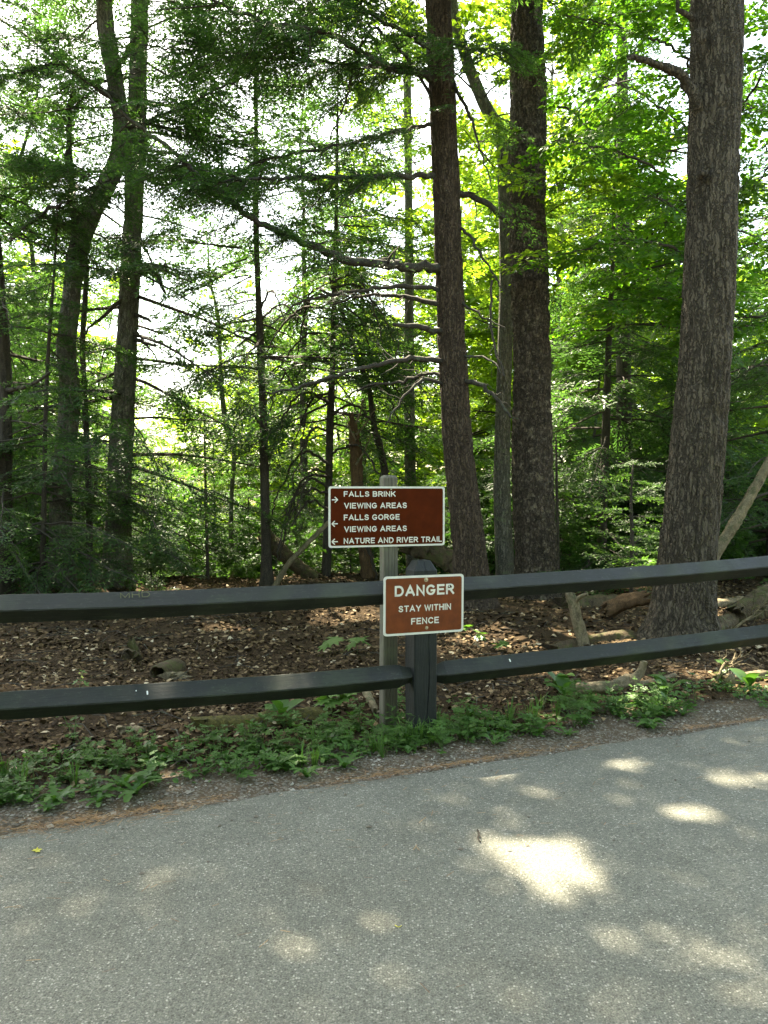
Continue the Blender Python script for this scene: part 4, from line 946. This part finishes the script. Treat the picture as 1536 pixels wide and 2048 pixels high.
FAR = [(-40, 24, 300), (60, 30, 520), (170, 27, 560), (240, 36, 760), (300, 44, 835), (345, 40, 850), (400, 34, 800), (460, 27, 730), (540, 24, 660), (620, 30, 650), (690, 24, 690), (760, 30, 650), (850, 26, 600), (930, 22, 380), (985, 28, 300), (1060, 24, 420), (1130, 20, 20), (1190, 30, 420), (1260, 26, 450), (1340, 30, 420), (1420, 24, 420), (1500, 30, 660), (1560, 24, 500), (1600, 34, 600),
       (0, 50, 760), (110, 52, 800), (210, 50, 790), (480, 50, 800), (580, 48, 740), (700, 50, 720), (820, 50, 700), (960, 48, 680), (1100, 48, 640), (1240, 50, 640), (1380, 50, 640), (1520, 50, 760)]
for q, (u, Y, vt) in enumerate(FAR):
    px_plant(PM[q % 3], u, Y, vt, 'sunlit yellow-green leafy tree beyond the brow of the slope', G)
G = 'tall trees added out of view to block skylight'
for q, (x, y, h) in enumerate([(-9, -7, 13), (-5.5, -9, 14), (-2, -7.5, 12), (1.5, -9.5, 15), (5, -7, 13), (9, -8.5, 14), (-12, -3, 13), (12.5, -3.5, 13), (-14, 3, 12), (15, 4, 13)]):  # unseen trees, added to cut the sky light on upright surfaces
    plant(PM[q % 3] if q % 2 else PH[q % 2], x, y, h, 'tall tree added out of view to block skylight', G)
# ------------------------------------------------------------------ marks on the rails
def on_rail(u, ro, z0, frac=.5):
    """point on the upper front face of rail ro below photo column u, in the rail's own frame"""
    a = (u - PU) / F_PX; s_ = (a * P0[1] - P0[0]) / (FD[0] - a * FD[1]); p = P0 + FD * s_ + np.array([0, 0, z0])
    n_ = (FN + np.array([0, 0, 1])) / math.sqrt(2); up = (np.array([0, 0, 1]) - FN) / math.sqrt(2)
    p = p + n_ * .0535 + up * (frac - .5) * .09 - P0 - np.array(ro.location)
    c, s2 = math.cos(-yaw), math.sin(-yaw); return np.array([p[0] * c - p[1] * s2, p[0] * s2 + p[1] * c, p[2]])
for o in letters('MHD', .15, .036, 0, 0, 0, RAILS[0], .13, 'scratch', 'carved_letter'):
    o.location = on_rail(268, RAILS[0], .903, .62); o.rotation_euler = (R(-45), 0, R(1))
for u, ro, z0, w_, h_, fr in ((290, RAILS[1], .412, .008, .024, .35), (268, RAILS[1], .412, .006, .008, .55), (472, RAILS[1], .396, .006, .012, .5), (1015, RAILS[3], .398, .009, .022, .5), (1258, RAILS[2], .93, .005, .005, .7)):
    V, P = rrect(w_, h_, min(w_, h_) * .45, -.0012, 0, 3); o = link('bird_dropping', mesh('bird_dropping', V, P, [M['dropping']]), ro, on_rail(u, ro, z0 - .012, fr)); o.rotation_euler = (R(-45), 0, 0)

# ------------------------------------------------------------------ fallen wood
def log(name, label, px_pts, d, m='log', cat='log', Y=None, lift=.1, seg=22, rough=.28, taper=.8, twigs=0, group=None, forks=()):
    P = []
    for k, q in enumerate(px_pts):
        if len(q) == 3: p = at(*q)
        else:
            p = ground_px(*q); p[2] = gz1(p[0], p[1]) + d / 2 * lift
        P.append(p)
    P = np.array(P); L = np.linalg.norm(np.diff(P, axis=0), axis=1).sum(); k = max(6, int(L / .04)); C = catmull(P, k)
    C[1:-1] += .02 * d * rng.standard_normal((k - 2, 3)); base = C[0].copy(); base[2] = min(base[2], gz1(base[0], base[1]))
    rad = np.linspace(d / 2, d / 2 * taper, k) * (1 + .12 * (noise(np.arange(k) * .35, 2, d * 50) - .5)); rad[-1] *= .85
    V, Q = tube(C, rad, seg); th = np.tile(np.arange(seg), k); zz = np.repeat(np.arange(k), seg)
    cen = np.repeat(C, seg, 0); cx_, cy_ = np.cos(th * 6.283 / seg), np.sin(th * 6.283 / seg)
    V = cen + (V - cen) * (1 + rough * 1.6 * (noise(cx_ * 2.5 + 5, cy_ * 2.5 + 3, zz * .07 + d * 9) - .5) + .34 * (noise(cx_ * 6, cy_ * 6, zz * .16 + d) - .5) + .18 * (noise(cx_ * 8, cy_ * 8, zz * .8) - .5))[:, None]
    ends = np.zeros(len(V)); ends[:seg] = rng.normal(0, .35, seg); ends[-seg:] = rng.normal(0, .35, seg); V += (ends * d)[:, None] * np.repeat((C[1:] - C[:-1])[[0] + list(range(k - 1))] / np.linalg.norm((C[1:] - C[:-1])[[0] + list(range(k - 1))], axis=1)[:, None], seg, 0)
    mb = MB().add(V, Q); mb.add(np.concatenate([V[:seg], [C[0]]]), np.stack([np.arange(seg), np.full(seg, seg), (np.arange(seg) + 1) % seg], 1)); mb.add(np.concatenate([V[-seg:], [C[-1]]]), np.stack([np.arange(seg), (np.arange(seg) + 1) % seg, np.full(seg, seg)], 1))
    e = thing(name, label, cat, base, group)
    mb.build('wood', [M[m]], e, True, origin=base)
    for fp, fd in forks:
        FP = np.array([at(*q) for q in fp]); n_ = max(5, int(np.linalg.norm(np.diff(FP, axis=0), axis=1).sum() / .04)); FC = catmull(FP, n_)
        b2 = MB(); b2.tube(FC, np.linspace(fd / 2, fd / 2 * .6, n_), 12, rough=.25, seed=fd); b2.build('fork', [M[m]], e, True, origin=base)
    return e
log('rotting_log', 'rotting mossy log lying behind the lower right rail, left of the pine', [(1120, 1222), (1180, 1216), (1240, 1210), (1310, 1200)], .24)
log('rotting_log', 'short decayed log chunk with an orange broken face beside the pine base', [(1215, 1222, 8.9), (1250, 1205, 8.8), (1292, 1196, 8.7)], .20, 'snag')
log('rotting_log', 'low mossy broken log at the foot of the twisted upright stub', [(1105, 1300), (1160, 1292), (1230, 1284), (1270, 1276)], .15)
log('twisted_stub', 'twisted pale upright branch stub standing between the two right rails', [(1170, 1305, 7.45), (1162, 1270, 7.5), (1152, 1238, 7.5), (1148, 1212, 7.5), (1140, 1190, 7.5)], .12, 'pale_wood', 'branch', rough=.35, forks=(([(1148, 1212, 7.5), (1158, 1195, 7.45), (1175, 1188, 7.4)], .05),))
log('forked_log', 'forked pale mossy branch lying in the weeds under the lower right rail', [(1140, 1392), (1190, 1390), (1235, 1382), (1262, 1366)], .105, 'pale_wood', 'branch', lift=.7,
    forks=(([(1255, 1374, 5.95), (1272, 1355, 5.98), (1283, 1340, 6.0), (1288, 1322, 6.0)], .09), ([(1258, 1376, 5.95), (1300, 1368, 6.1), (1350, 1352, 6.3)], .085)))
log('rotting_log', 'dry sunlit log lying in the weeds at the right end of the fence', [(1440, 1372), (1490, 1362), (1560, 1350)], .13, 'pale_wood')
log('rotting_log', 'mossy rotting log lying to the right of the pine base', [(1415, 1262), (1450, 1245), (1500, 1232), (1580, 1224)], .26)
log('rotting_log', 'dark broken log with a pale edge right behind the pine', [(1400, 1215), (1450, 1206), (1490, 1204)], .16, 'pale_wood')
log('rotting_log', 'mossy log end among dead twigs at the far right', [(1470, 1230, 9.0), (1530, 1190, 9.2), (1590, 1175, 9.4)], .22)
log('leaning_pole', 'pale barkless pole leaning up to the right beside the pine', [(1400, 1195, 9.4), (1428, 1115, 9.5), (1470, 1045, 9.6), (1510, 975, 9.7), (1560, 890, 9.8), (1620, 800, 9.9)], .135, 'pale_wood', 'dead tree', rough=.12)
log('fallen_log', 'mossy fallen log slanting down behind the slim dark pole', [(530, 1072, 13.2), (560, 1100, 13.1), (600, 1135, 13.0), (640, 1160, 12.9)], .26)
log('leaning_stick', 'thin bare stick propped beside the slim dark pole', [(548, 1175, 12.2), (575, 1130, 12.25), (612, 1090, 12.3), (660, 1042, 12.4)], .085, 'pale_wood', 'branch', rough=.15)
log('fallen_log', 'lichen-covered fallen log behind the fence post', [(825, 1085, 11.8), (870, 1105, 11.6), (920, 1135, 11.4), (960, 1160, 11.2)], .36)
log('mossy_log', 'low moss-covered log sunk in the litter under the lower left rail', [(390, 1474), (470, 1462), (560, 1450), (655, 1436)], .16, 'moss', lift=-.1, rough=.3)
log('birch_stick', 'short pale birch stick standing in the leaves beside the sign post', [(728, 1385), (737, 1405), (750, 1432)], .055, 'pale_wood', 'branch', lift=.8)
log('wood_chunk', 'small pale rotten wood chunk beside the dark hollow log', [(335, 1356), (352, 1352), (372, 1350)], .11, 'pale_wood', 'wood')
log('short_stump', 'short brown rotten stump in the leaf litter behind the left rails', [(262, 1322), (262, 1312, 7.1), (260, 1292, 7.1)], .17, 'log', 'stump')
log('fallen_stick', 'grey stick lying in the soil below the lower left rail', [(240, 1474), (262, 1470), (285, 1476)], .045, 'pale_wood', 'branch', lift=.8)
# hollow log end
hb = ground_px(318, 1352); e = thing('hollow_log', 'short hollow log with a black open end in the leaf litter', 'log', (hb[0], hb[1], gz1(hb[0], hb[1])))
a_ = np.linspace(0, 2 * math.pi, 20, endpoint=False); V = []
for rr_, yy in ((.080, .30), (.085, .12), (.080, 0), (.068, -.004), (.064, .05), (.058, .28)):
    w_ = 1 + .5 * (noise(np.cos(a_) * 1.5 + 4, np.sin(a_) * 1.5 + 4, yy * 4) - .5); V.append(np.column_stack([rr_ * w_ * np.cos(a_), np.full(20, yy), rr_ * w_ * np.sin(a_) * .85 + .022 + .02 * noise(a_ * 3, yy * 9, 2)]))
V = np.concatenate(V); i = np.arange(5)[:, None] * 20; j = np.arange(20)[None]; k = (j + 1) % 20
Q = np.stack([i + j, i + k, i + 20 + k, i + 20 + j], -1).reshape(-1, 4)
o = link('wood', mesh('wood', V, [Q, (100 + np.arange(20))[None]], [M['log']], None, None, True), e); o.rotation_euler = (0, 0, R(-14))
# bundles of dead twigs
def twig_pile(label, u, v_, Y, n, spread, l0, m='pale_wood', hk=1.0):
    c = at(u, v_, Y); c[2] = gz1(c[0], c[1]); e = thing('dead_branch', label, 'branch', c)
    main = catmull(np.array([[0, 0, .03], [spread * .35, .05, .16], [spread * .7, .12, .36 * hk], [spread, .18, .62 * hk]]), 10)
    mb = MB(); mb.tube(main, np.linspace(.016, .006, 10), 6, rough=.2); mb.build('branch', [M[m]], e, True)
    for q in range(n):
        s0 = main[rng.integers(1, 10)]; d = np.array([rng.normal(0, .6), rng.normal(0, .5), rng.normal(.15, .4)]); d /= np.linalg.norm(d); l = l0 * rng.uniform(.4, 1.2)
        w = s0 + np.linspace(0, 1, 6)[:, None] * l * d + np.cumsum(rng.normal(0, .012, (6, 3)), 0); w[0] = s0; w[:, 2] = np.maximum(w[:, 2], .01)
        mb = MB(); mb.tube(w, np.linspace(.006, .002, 6), 4, caps=False)
        w2 = w[3] + np.linspace(0, 1, 4)[:, None] * l * .4 * (d + rng.normal(0, .6, 3)); mb.tube(w2, np.linspace(.004, .0015, 4), 3, caps=False); mb.build('twig', [M[m]], e)
twig_pile('bare grey dead branch with stiff twigs beside the mossy logs at right', 1455, 1255, 8.2, 16, .5, .38, hk=.7)
twig_pile('whitish dead twigs poking from the weeds under the lower right rail', 1435, 1370, 6.0, 14, .22, .2, hk=.35)

# ------------------------------------------------------------------ leaf litter, twigs, gravel, pine straw
def scatter(n, ylo, yhi, f, margin=.6):
    """random ground points in view, kept with probability f(s) where s is the distance from the road edge"""
    out = []
    while sum(map(len, out)) < n:
        y = ylo + (yhi - ylo) * rng.random(4 * n); x = (rng.random(4 * n) * 2 - 1) * (y * .5 + margin); s_ = (y - edge_y(x)) * .93
        k = (rng.random(4 * n) < f(s_, x, y)); out.append(np.column_stack([x[k], y[k]]))
    return np.concatenate(out)[:n]
def flat_leaves(name, P, size, shape, faces, mat_, tint, curl=.35, lift=.012, aspect=.62, tilt=.35):
    n = len(P); z = gz(P[:, 0], P[:, 1]) + lift * rng.random(n)
    th = rng.uniform(0, 2 * math.pi, n); D = np.column_stack([np.cos(th), np.sin(th), rng.normal(0, tilt * .6, n)]); D /= np.linalg.norm(D, axis=1)[:, None]
    up = np.array([0, 0, 1.0]) + tilt * rng.standard_normal((n, 3)); S = np.cross(up, D); S /= np.linalg.norm(S, axis=1)[:, None]; U = np.cross(D, S)
    U *= np.sign(U[:, 2:] + 1e-9)
    b = np.broadcast_to(shape, (n,) + shape.shape).copy(); b[..., 0] -= .5; b[..., 2] += rng.normal(0, curl, n)[:, None] * ((b[..., 0]) ** 2) * 1.6 + rng.normal(.1, curl, n)[:, None] * np.abs(b[..., 1])
    b[..., 1] *= (aspect / .6) * rng.uniform(.75, 1.25, n)[:, None]
    C = np.column_stack([P, z + .004])
    V = C[:, None] + size[:, None, None] * (b[..., :1] * D[:, None] + b[..., 1:2] * S[:, None] + b[..., 2:] * U[:, None])
    nv = len(shape); Fc = (np.arange(n)[:, None, None] * nv + faces[None]).reshape(-1, 3)
    return link(name, mesh(name, V.reshape(-1, 3), [Fc], [mat_], None, np.repeat(tint, nv)))
P1 = scatter(13000, 3.6, 7.6, lambda s, x, y: sstep(.3, .9, s) * (.45 + .75 * noise(x * 2.2, y * 2.2, 4)))
P2 = scatter(15000, 7.2, 14.5, lambda s, x, y: .6 + .4 * noise(x, y, 3))
PA = np.concatenate([P1, P2]); tn = np.clip(rng.beta(1.7, 2.5, len(PA)) + .3 * (rng.random(len(PA)) > .86), 0, 1)
sz = np.concatenate([rng.uniform(.022, .062, len(P1)), rng.uniform(.04, .085, len(P2))])
tag(flat_leaves('leaf_litter', PA, sz, LEAF, LEAF_F, M['litter'], tn), 'brown dry leaves covering the forest floor behind the fence', 'leaves', kind='stuff')
PT = scatter(420, 4.0, 12, lambda s, x, y: sstep(.3, .8, s)); mb = MB()
for x, y in PT:
    l = rng.uniform(.08, .4); a = rng.uniform(0, 6.28); z = gz1(x, y) + .012; w = np.array([[x, y, z], [x + .5 * l * math.cos(a), y + .5 * l * math.sin(a), z + .01 + rng.random() * .03], [x + l * math.cos(a + .2), y + l * math.sin(a + .2), z + rng.random() * .03]])
    mb.tube(w, [.004, .0035, .002], 4, caps=False)
tag(mb.build('fallen_twigs', [M['dead']], None), 'thin fallen twigs scattered through the leaf litter', 'twigs', kind='stuff')
OCT = np.array([[1, 0, 0], [-1, 0, 0], [0, 1, 0], [0, -1, 0], [0, 0, 1], [0, 0, -1.0]]); OF = np.array([[0, 2, 4], [2, 1, 4], [1, 3, 4], [3, 0, 4], [2, 0, 5], [1, 2, 5], [3, 1, 5], [0, 3, 5]])
PG = scatter(5200, 3.0, 6.6, lambda s, x, y: np.maximum(sstep(-.09, .0, s), .02 * (s > -1.2)) * (1 - sstep(.16, .7, s)) * (.25 + .9 * noise(x * 4, y * 4, 7)))
n = len(PG); g_ = OCT[None] * (1 + .35 * rng.standard_normal((n, 6, 1)).clip(-1.5, 1.5)); g_[..., 2] *= .6; r_ = np.exp(rng.normal(math.log(.0055), .45, n)).clip(.002, .02); th = rng.uniform(0, 6.28, n)
ca, sa = np.cos(th)[:, None], np.sin(th)[:, None]; gx2 = g_[..., 0] * ca - g_[..., 1] * sa; gy2 = g_[..., 0] * sa + g_[..., 1] * ca
V = np.stack([gx2, gy2, g_[..., 2]], -1) * r_[:, None, None] + np.column_stack([PG, np.maximum(gz(PG[:, 0], PG[:, 1]), np.where((PG[:, 1] < edge_y(PG[:, 0])), .012, -9)) + .25 * r_])[:, None]
tag(link('gravel', mesh('gravel', V.reshape(-1, 3), [(np.arange(n)[:, None, None] * 6 + OF[None]).reshape(-1, 3)], [M['gravel']], None, np.repeat(rng.beta(2, 2.2, n), 6))), 'loose pale gravel along the edge of the road', 'gravel', kind='stuff')
xs = rng.uniform(-3.4, 4.2, 11000); off = rng.normal(.01, .045, 11000) * (.4 + 1.2 * noise(xs * 4, 3, 3)) + .09 * (noise(xs * 1.7, 0, 11) - .5); keep = rng.random(11000) < (1.0 * sstep(.30, .80, noise(xs * 1.9, 4, 2) * .7 + .3 * noise(xs * 7, 4, 6)) * (.35 + .65 * noise(xs * 9, 1, 2)) * np.where(xs < .2, .62, .36)); xs, off = xs[keep], off[keep]; xr = rng.uniform(-3, 4, 260); xs = np.concatenate([xs, xr]); off = np.concatenate([off, -np.abs(rng.normal(0, .8, 260))])
ys = edge_y(xs) + off; n = len(xs); th = rng.normal(R(22), .55, n); l = rng.uniform(.02, .06, n); z = np.maximum(gz(xs, ys), np.where(off < 0, .014, 0)) + .004 + .012 * rng.random(n)
D = np.column_stack([np.cos(th), np.sin(th), rng.normal(0, .1, n)]) * l[:, None] / 2; S = np.column_stack([-np.sin(th), np.cos(th), np.zeros(n)]) * .0013; C = np.column_stack([xs, ys, z])
V = np.stack([C - D - S, C + D - S, C + D + S, C - D + S], 1).reshape(-1, 3); Q = np.arange(4 * n).reshape(-1, 4)
tag(link('pine_straw', mesh('pine_straw', V, [Q], [M['straw']], None, np.repeat(rng.random(n), 4))), 'orange pine needles drifted along the road edge', 'needles', kind='stuff')

# ------------------------------------------------------------------ weeds along the road edge
def strip_leaf(L, W, prof, arch, fold=.2, n=9, lobes=0):
    s = np.linspace(0, 1, n); w = W * prof(s)
    if lobes: w = w * np.where(np.arange(n) % 2 == 0, 1, .42); w[-3:] = W * prof(s[-3:])
    x = L * s * (1 - .12 * abs(arch)); z = arch * L * (s * 1.1 - s ** 2 * 1.15)
    V = np.concatenate([np.column_stack([x, w, z + fold * w]), np.column_stack([x, 0 * w, z]), np.column_stack([x, -w, z + fold * w])])
    i = np.arange(n - 1); Q = np.concatenate([np.stack([i, i + n, i + n + 1, i + 1], 1), np.stack([i + n, i + 2 * n, i + 2 * n + 1, i + n + 1], 1)])
    return V, Q
def leaf_mesh(name, V, Q, t=.5): return mesh(name, V, [Q], [M['weed']], None, np.clip(t + rng.normal(0, .06, len(V)), 0, 1), True)
DL = [leaf_mesh('leaf', *strip_leaf(.17, .028, lambda s: .25 + .75 * np.sin(math.pi * np.clip(s * .85 + .12, 0, 1)) ** 1.2, a, .15, 13, 1), t) for a, t in ((.5, .4), (.8, .55), (.3, .5))]
PLL_ = [leaf_mesh('leaf', *strip_leaf(.15, .036, lambda s: np.where(s < .3, .18, np.sin(math.pi * np.clip((s - .25) / .75, 0, 1)) ** .7 + .02), a, .25, 11), t) for a, t in ((.7, .45), (1.0, .6), (.4, .35))]
def compound(seed, nl=3, L=.05, petiole=.06, t=.5):
    g = np.random.default_rng(seed); Vs, Qs, n = [], [], 0
    p = np.array([[0, .0012, 0], [0, -.0012, 0], [petiole, -.0012, .018], [petiole, .0012, .018]]); Vs.append(p); Qs.append(np.array([[0, 1, 2, 3]])); n = 4
    for k in range(nl):
        if nl == 3: a = (k - 1) * 1.15; base = np.array([petiole, 0, .018])
        else: a = ((-1) ** k) * (1.05 if k < nl - 1 else 0); base = np.array([petiole * (.35 + .65 * (k // 2) / max(1, nl // 2)), 0, .018])
        V, Q = strip_leaf(L * g.uniform(.8, 1.15), L * .34, lambda s: np.sin(math.pi * np.clip(s * .93 + .05, 0, 1)) ** .8 * (1 - .35 * s) * np.where((s * 9).astype(int) % 2 == 0, 1, .82), -.25, .2, 8)
        c, s_ = math.cos(a), math.sin(a); V = np.column_stack([V[:, 0] * c - V[:, 1] * s_, V[:, 0] * s_ + V[:, 1] * c, V[:, 2]]) + base
        Vs.append(V); Qs.append(Q + n); n += len(V)
    return leaf_mesh('leaf', np.concatenate(Vs), np.concatenate(Qs), t)
CL = [compound(1, 3, .042, .04, .45), compound(2, 3, .034, .04, .7), compound(3, 5, .032, .055, .4), compound(4, 5, .038, .06, .6)]
LOBE = []
for a in np.linspace(-math.pi * .8, math.pi * .8, 15):
    q = abs((a / (math.pi * .8)) * 3.5); LOBE.append((.055 * (1 if round(q * 2) % 2 == (1 if False else 0) else .58) * (1.15 - .12 * abs(a)), a))
V = np.array([[0, 0, 0]] + [[.02 + r_ * math.cos(a), r_ * math.sin(a), -.12 * r_] for r_, a in LOBE]); ML = mesh('leaf', V, [np.stack([np.zeros(14, int), np.arange(1, 15), np.arange(2, 16)], 1)], [M['weed']], None, np.full(len(V), .75))
def weed_spot(s, u=None):
    while True:
        x = rng.uniform(-2.6, 3.6); y = float(edge_y(x)) + s / .93
        q = 768 + F_PX * x / y
        if -60 < q < 1600 and rng.random() < sstep(.28, .6, float(noise(x * 1.7, y * .8, 5.5))) + .06: return x, y
def weed_strip_s(): return float(np.clip(rng.normal(.50, .15), .24, 1.0))
def rosette(name, label, cat, group, leaves, n, x, y, sc_, el=(15, 55)):
    e = thing(name, label, cat, (x, y, gz1(x, y)), group, rng.uniform(0, 6.28))
    for k in range(n):
        o = link('leaf', leaves[rng.integers(len(leaves))], e); o.rotation_euler = (0, -R(rng.uniform(*el)) * .6, 6.283 * (k + rng.uniform(-.3, .3)) / n); q = sc_ * rng.uniform(.6, 1.2); o.scale = (q, q, q)
    return e
def herb(x, y, h, label, group, leaves, name='leafy_weed', nst=None, flower=False):
    e = thing(name, label, 'weed', (x, y, gz1(x, y)), group, rng.uniform(0, 6.28))
    for q in range(nst or rng.integers(2, 5)):
        a = rng.uniform(0, 6.28); le = rng.uniform(.05, .5); hh = h * rng.uniform(.6, 1.15); k = 6; s = np.linspace(0, 1, k)
        C = np.column_stack([math.cos(a) * le * hh * s ** 1.3, math.sin(a) * le * hh * s ** 1.3, -.015 + hh * s]); mb = MB(); mb.tube(C, np.linspace(.0026, .0012, k), 4, caps=False); mb.build('stem', [M['weed_stem']], e)
        nl = max(4, int(hh / .024))
        for r_ in range(nl):
            f = (r_ + 1.2) / (nl + .2); f = min(f, 1); p = np.array([np.interp(f, s, C[:, c]) for c in range(3)])
            o = link('leaf', leaves[rng.integers(len(leaves))], e, p); o.rotation_euler = (rng.normal(0, .25), -rng.uniform(-.2, .45), r_ * 2.4 + rng.uniform(-.5, .5)); w_ = rng.uniform(.65, 1.15) * (1.15 - .4 * f); o.scale = (w_, w_, w_)
        if flower:
            p = C[-1]
            for r_ in range(5):
                mb = MB(); c_ = p + rng.normal(0, .012, 3); mb.tube(np.array([c_, c_ + [0, 0, .004], c_ + [0, 0, .009]]), [.002, .006, .002], 6); mb.build('flower', [M['flower']], e)
    return e
for q in range(84):
    x, y = weed_spot(weed_strip_s()); w_ = .3 + .9 * float(noise(x * 1.6, 0, 3)); herb(x, y, .06 + .10 * w_ * rng.uniform(.6, 1.3), 'leafy green weed with toothed compound leaves along the road edge', 'leafy weeds along the road edge', CL)
for u, v_ in ((235, 1560), (250, 1545), (780, 1500), (745, 1510), (700, 1490), (850, 1490), (900, 1480), (520, 1530), (440, 1530), (600, 1480), (1000, 1470), (60, 1580), (20, 1590), (120, 1560), (690, 1510), (660, 1500), (560, 1500), (800, 1470), (890, 1500), (960, 1480), (1060, 1460), (1350, 1410), (1230, 1430), (360, 1540)) + tuple((int(q), 1604 - .135 * int(q) - 20 - 50 * float(noise(q * .37, 1, 1))) for q in np.linspace(20, 830, 34)):
    p = ground_px(u + rng.normal(0, 10), v_ + rng.normal(0, 6)); herb(p[0], p[1], rng.uniform(.12, .20) if 650 < u < 930 else rng.uniform(.07, .14), 'leafy green weed with toothed compound leaves along the road edge', 'leafy weeds along the road edge', CL)
for q in range(20):
    x, y = weed_spot(float(np.clip(rng.normal(.38, .14), .16, .85))); rosette('dandelion', 'dandelion rosette of long jagged leaves at the road edge', 'weed', 'dandelions at the road edge', DL, rng.integers(6, 11), x, y, rng.uniform(.45, .95))
for u, v_, s_ in ((245, 1575, 1.2), (270, 1590, 1.2), (110, 1610, .9), (560, 1540, .9), (650, 1525, .9), (1290, 1440, .8), (1080, 1470, .9)):
    p = ground_px(u, v_); rosette('dandelion', 'dandelion rosette of long jagged leaves at the road edge', 'weed', 'dandelions at the road edge', DL, 8, p[0], p[1], s_)
for q in range(12):
    x, y = weed_spot(float(np.clip(rng.normal(.45, .2), .1, 1.1))); rosette('plantain', 'plantain weed with broad smooth oval leaves near the road', 'weed', 'plantains near the road', PLL_, rng.integers(4, 8), x, y, rng.uniform(.4, .8))
for u, v_, s_ in ((560, 1450, 1.5), (1120, 1390, 1.5), (1130, 1400, 1.3), (1500, 1385, 1.4), (1450, 1345, 1.2), (1330, 1395, 1.3)):
    p = ground_px(u, v_); rosette('plantain', 'plantain weed with broad smooth oval leaves near the road', 'weed', 'plantains near the road', PLL_, 5, p[0], p[1], s_, (40, 95))
for u, v_, s_ in ((662, 1318, 1.5), (715, 1322, 1.5), (690, 1425, 1.3), (655, 1430, 1.2), (1000, 1300, 1.0), (960, 1275, 1.0), (1180, 1430, 1.1), (930, 1265, .9)):
    p = ground_px(u, v_); e = thing('maple_seedling', 'small maple seedling with pale lobed leaves rising from the litter', 'seedling', (p[0], p[1], gz1(p[0], p[1])), 'maple seedlings in the leaf litter', rng.uniform(0, 6))
    mb = MB(); mb.tube(np.array([[0, 0, -.02], [.003, 0, .05], [0, .003, .10 * s_]]), [.002, .0018, .0012], 4, caps=False); mb.build('stem', [M['weed_stem']], e)
    for k in range(4):
        o = link('leaf', ML, e, (0, 0, .095 * s_ - .02 * (k // 2))); o.rotation_euler = (rng.normal(0, .2), rng.normal(.1, .2), k * 1.57 + rng.normal(0, .3)); o.scale = (s_ * 1.3,) * 3
p = ground_px(148, 1490); herb(p[0], p[1], .36, 'tall thin weed with small yellow flowers in front of the lower left rail', None, [CL[0], CL[1]], 'flowering_weed', 2, True)
for q in range(30):
    x, y = weed_spot(weed_strip_s()) if q > 4 else (P0[0] + rng.uniform(-.16, .16), P0[1] - rng.uniform(.09, .16)); mb = MB()
    for k in range(22):
        a = rng.uniform(0, 6.28); l = rng.uniform(.06, .2); le = rng.uniform(.1, .8); d = np.array([math.cos(a), math.sin(a), 0]); sd = np.array([-math.sin(a), math.cos(a), 0]) * .0022; b0 = d * rng.uniform(0, .02)
        c0, c1, c2 = b0 + [0, 0, -.01], b0 + d * le * l * .35 + [0, 0, l * .6], b0 + d * le * l + [0, 0, l * (.95 - .45 * le)]
        mb.add(np.array([c0 - sd, c0 + sd, c1 + sd, c1 - sd, c2]), [[0, 1, 2, 3]], 0, rng.uniform(.3, .9)); mb.add(np.array([c1 - sd, c1 + sd, c2]), [[0, 1, 2]], 0, rng.uniform(.3, .9))
    o = mb.build('grass_tuft', [M['weed']], None, loc=(x, y, gz1(x, y))); tag(o, 'small tuft of thin grass blades among the roadside weeds', 'grass', 'grass tufts among the weeds')
PC = scatter(2600, 3.2, 6.8, lambda s, x, y: sstep(.22, .4, s) * (1 - sstep(.55, 1.0, s)) * (noise(x * 3, y * 3, 12) > .42))
tag(flat_leaves('ground_cover', PC, rng.uniform(.015, .045, len(PC)), LEAF, LEAF_F, M['weed'], rng.beta(2, 2, len(PC)), .2, .05, .7, .5), 'low small-leaved green ground cover between the weeds', 'ground cover', kind='stuff')

# ------------------------------------------------------------------ small things on the road
p = ground_px(72, 1703, .014); o = link('fallen_leaf', mesh('fallen_leaf', np.array([[q[0] * .5, q[1] * .5, .004 + .12 * abs(q[1])] for q in np.array(V)[:, :3]]) if False else (np.array([[0, 0, .002]] + [[r_ * .45 * math.cos(a), r_ * .45 * math.sin(a), .002 + .1 * r_ * abs(math.sin(2 * a))] for r_, a in LOBE])), [np.stack([np.zeros(14, int), np.arange(1, 15), np.arange(2, 16)], 1)], [M['yellow_leaf']]), None, p); o.rotation_euler = (0, 0, 1)
tag(o, 'single small yellow leaf lying on the asphalt', 'leaf')
w = np.array([ground_px(955, 1660, .018), ground_px(958, 1668, .02), ground_px(956, 1676, .018), ground_px(961, 1684, .018)]); mb = MB(); mb.tube(catmull(w, 10), np.linspace(.005, .003, 10), 6); mb.tube(w[1:3] + [[0, 0, 0], [.012, -.01, .004]], [.003, .002], 4); tag(mb.build('twig', [M['dark_bark']], None), 'small dark crooked twig on the asphalt beside the sunny patch', 'twig')
w = np.array([ground_px(790, 1850, .014), ground_px(797, 1854, .018), ground_px(803, 1851, .014)]); mb = MB(); mb.tube(catmull(w, 6), np.linspace(.002, .0015, 6), 4); tag(mb.build('plant_scrap', [M['yellow_leaf']], None), 'tiny yellowish plant scrap in the middle of the asphalt', 'plant scrap')
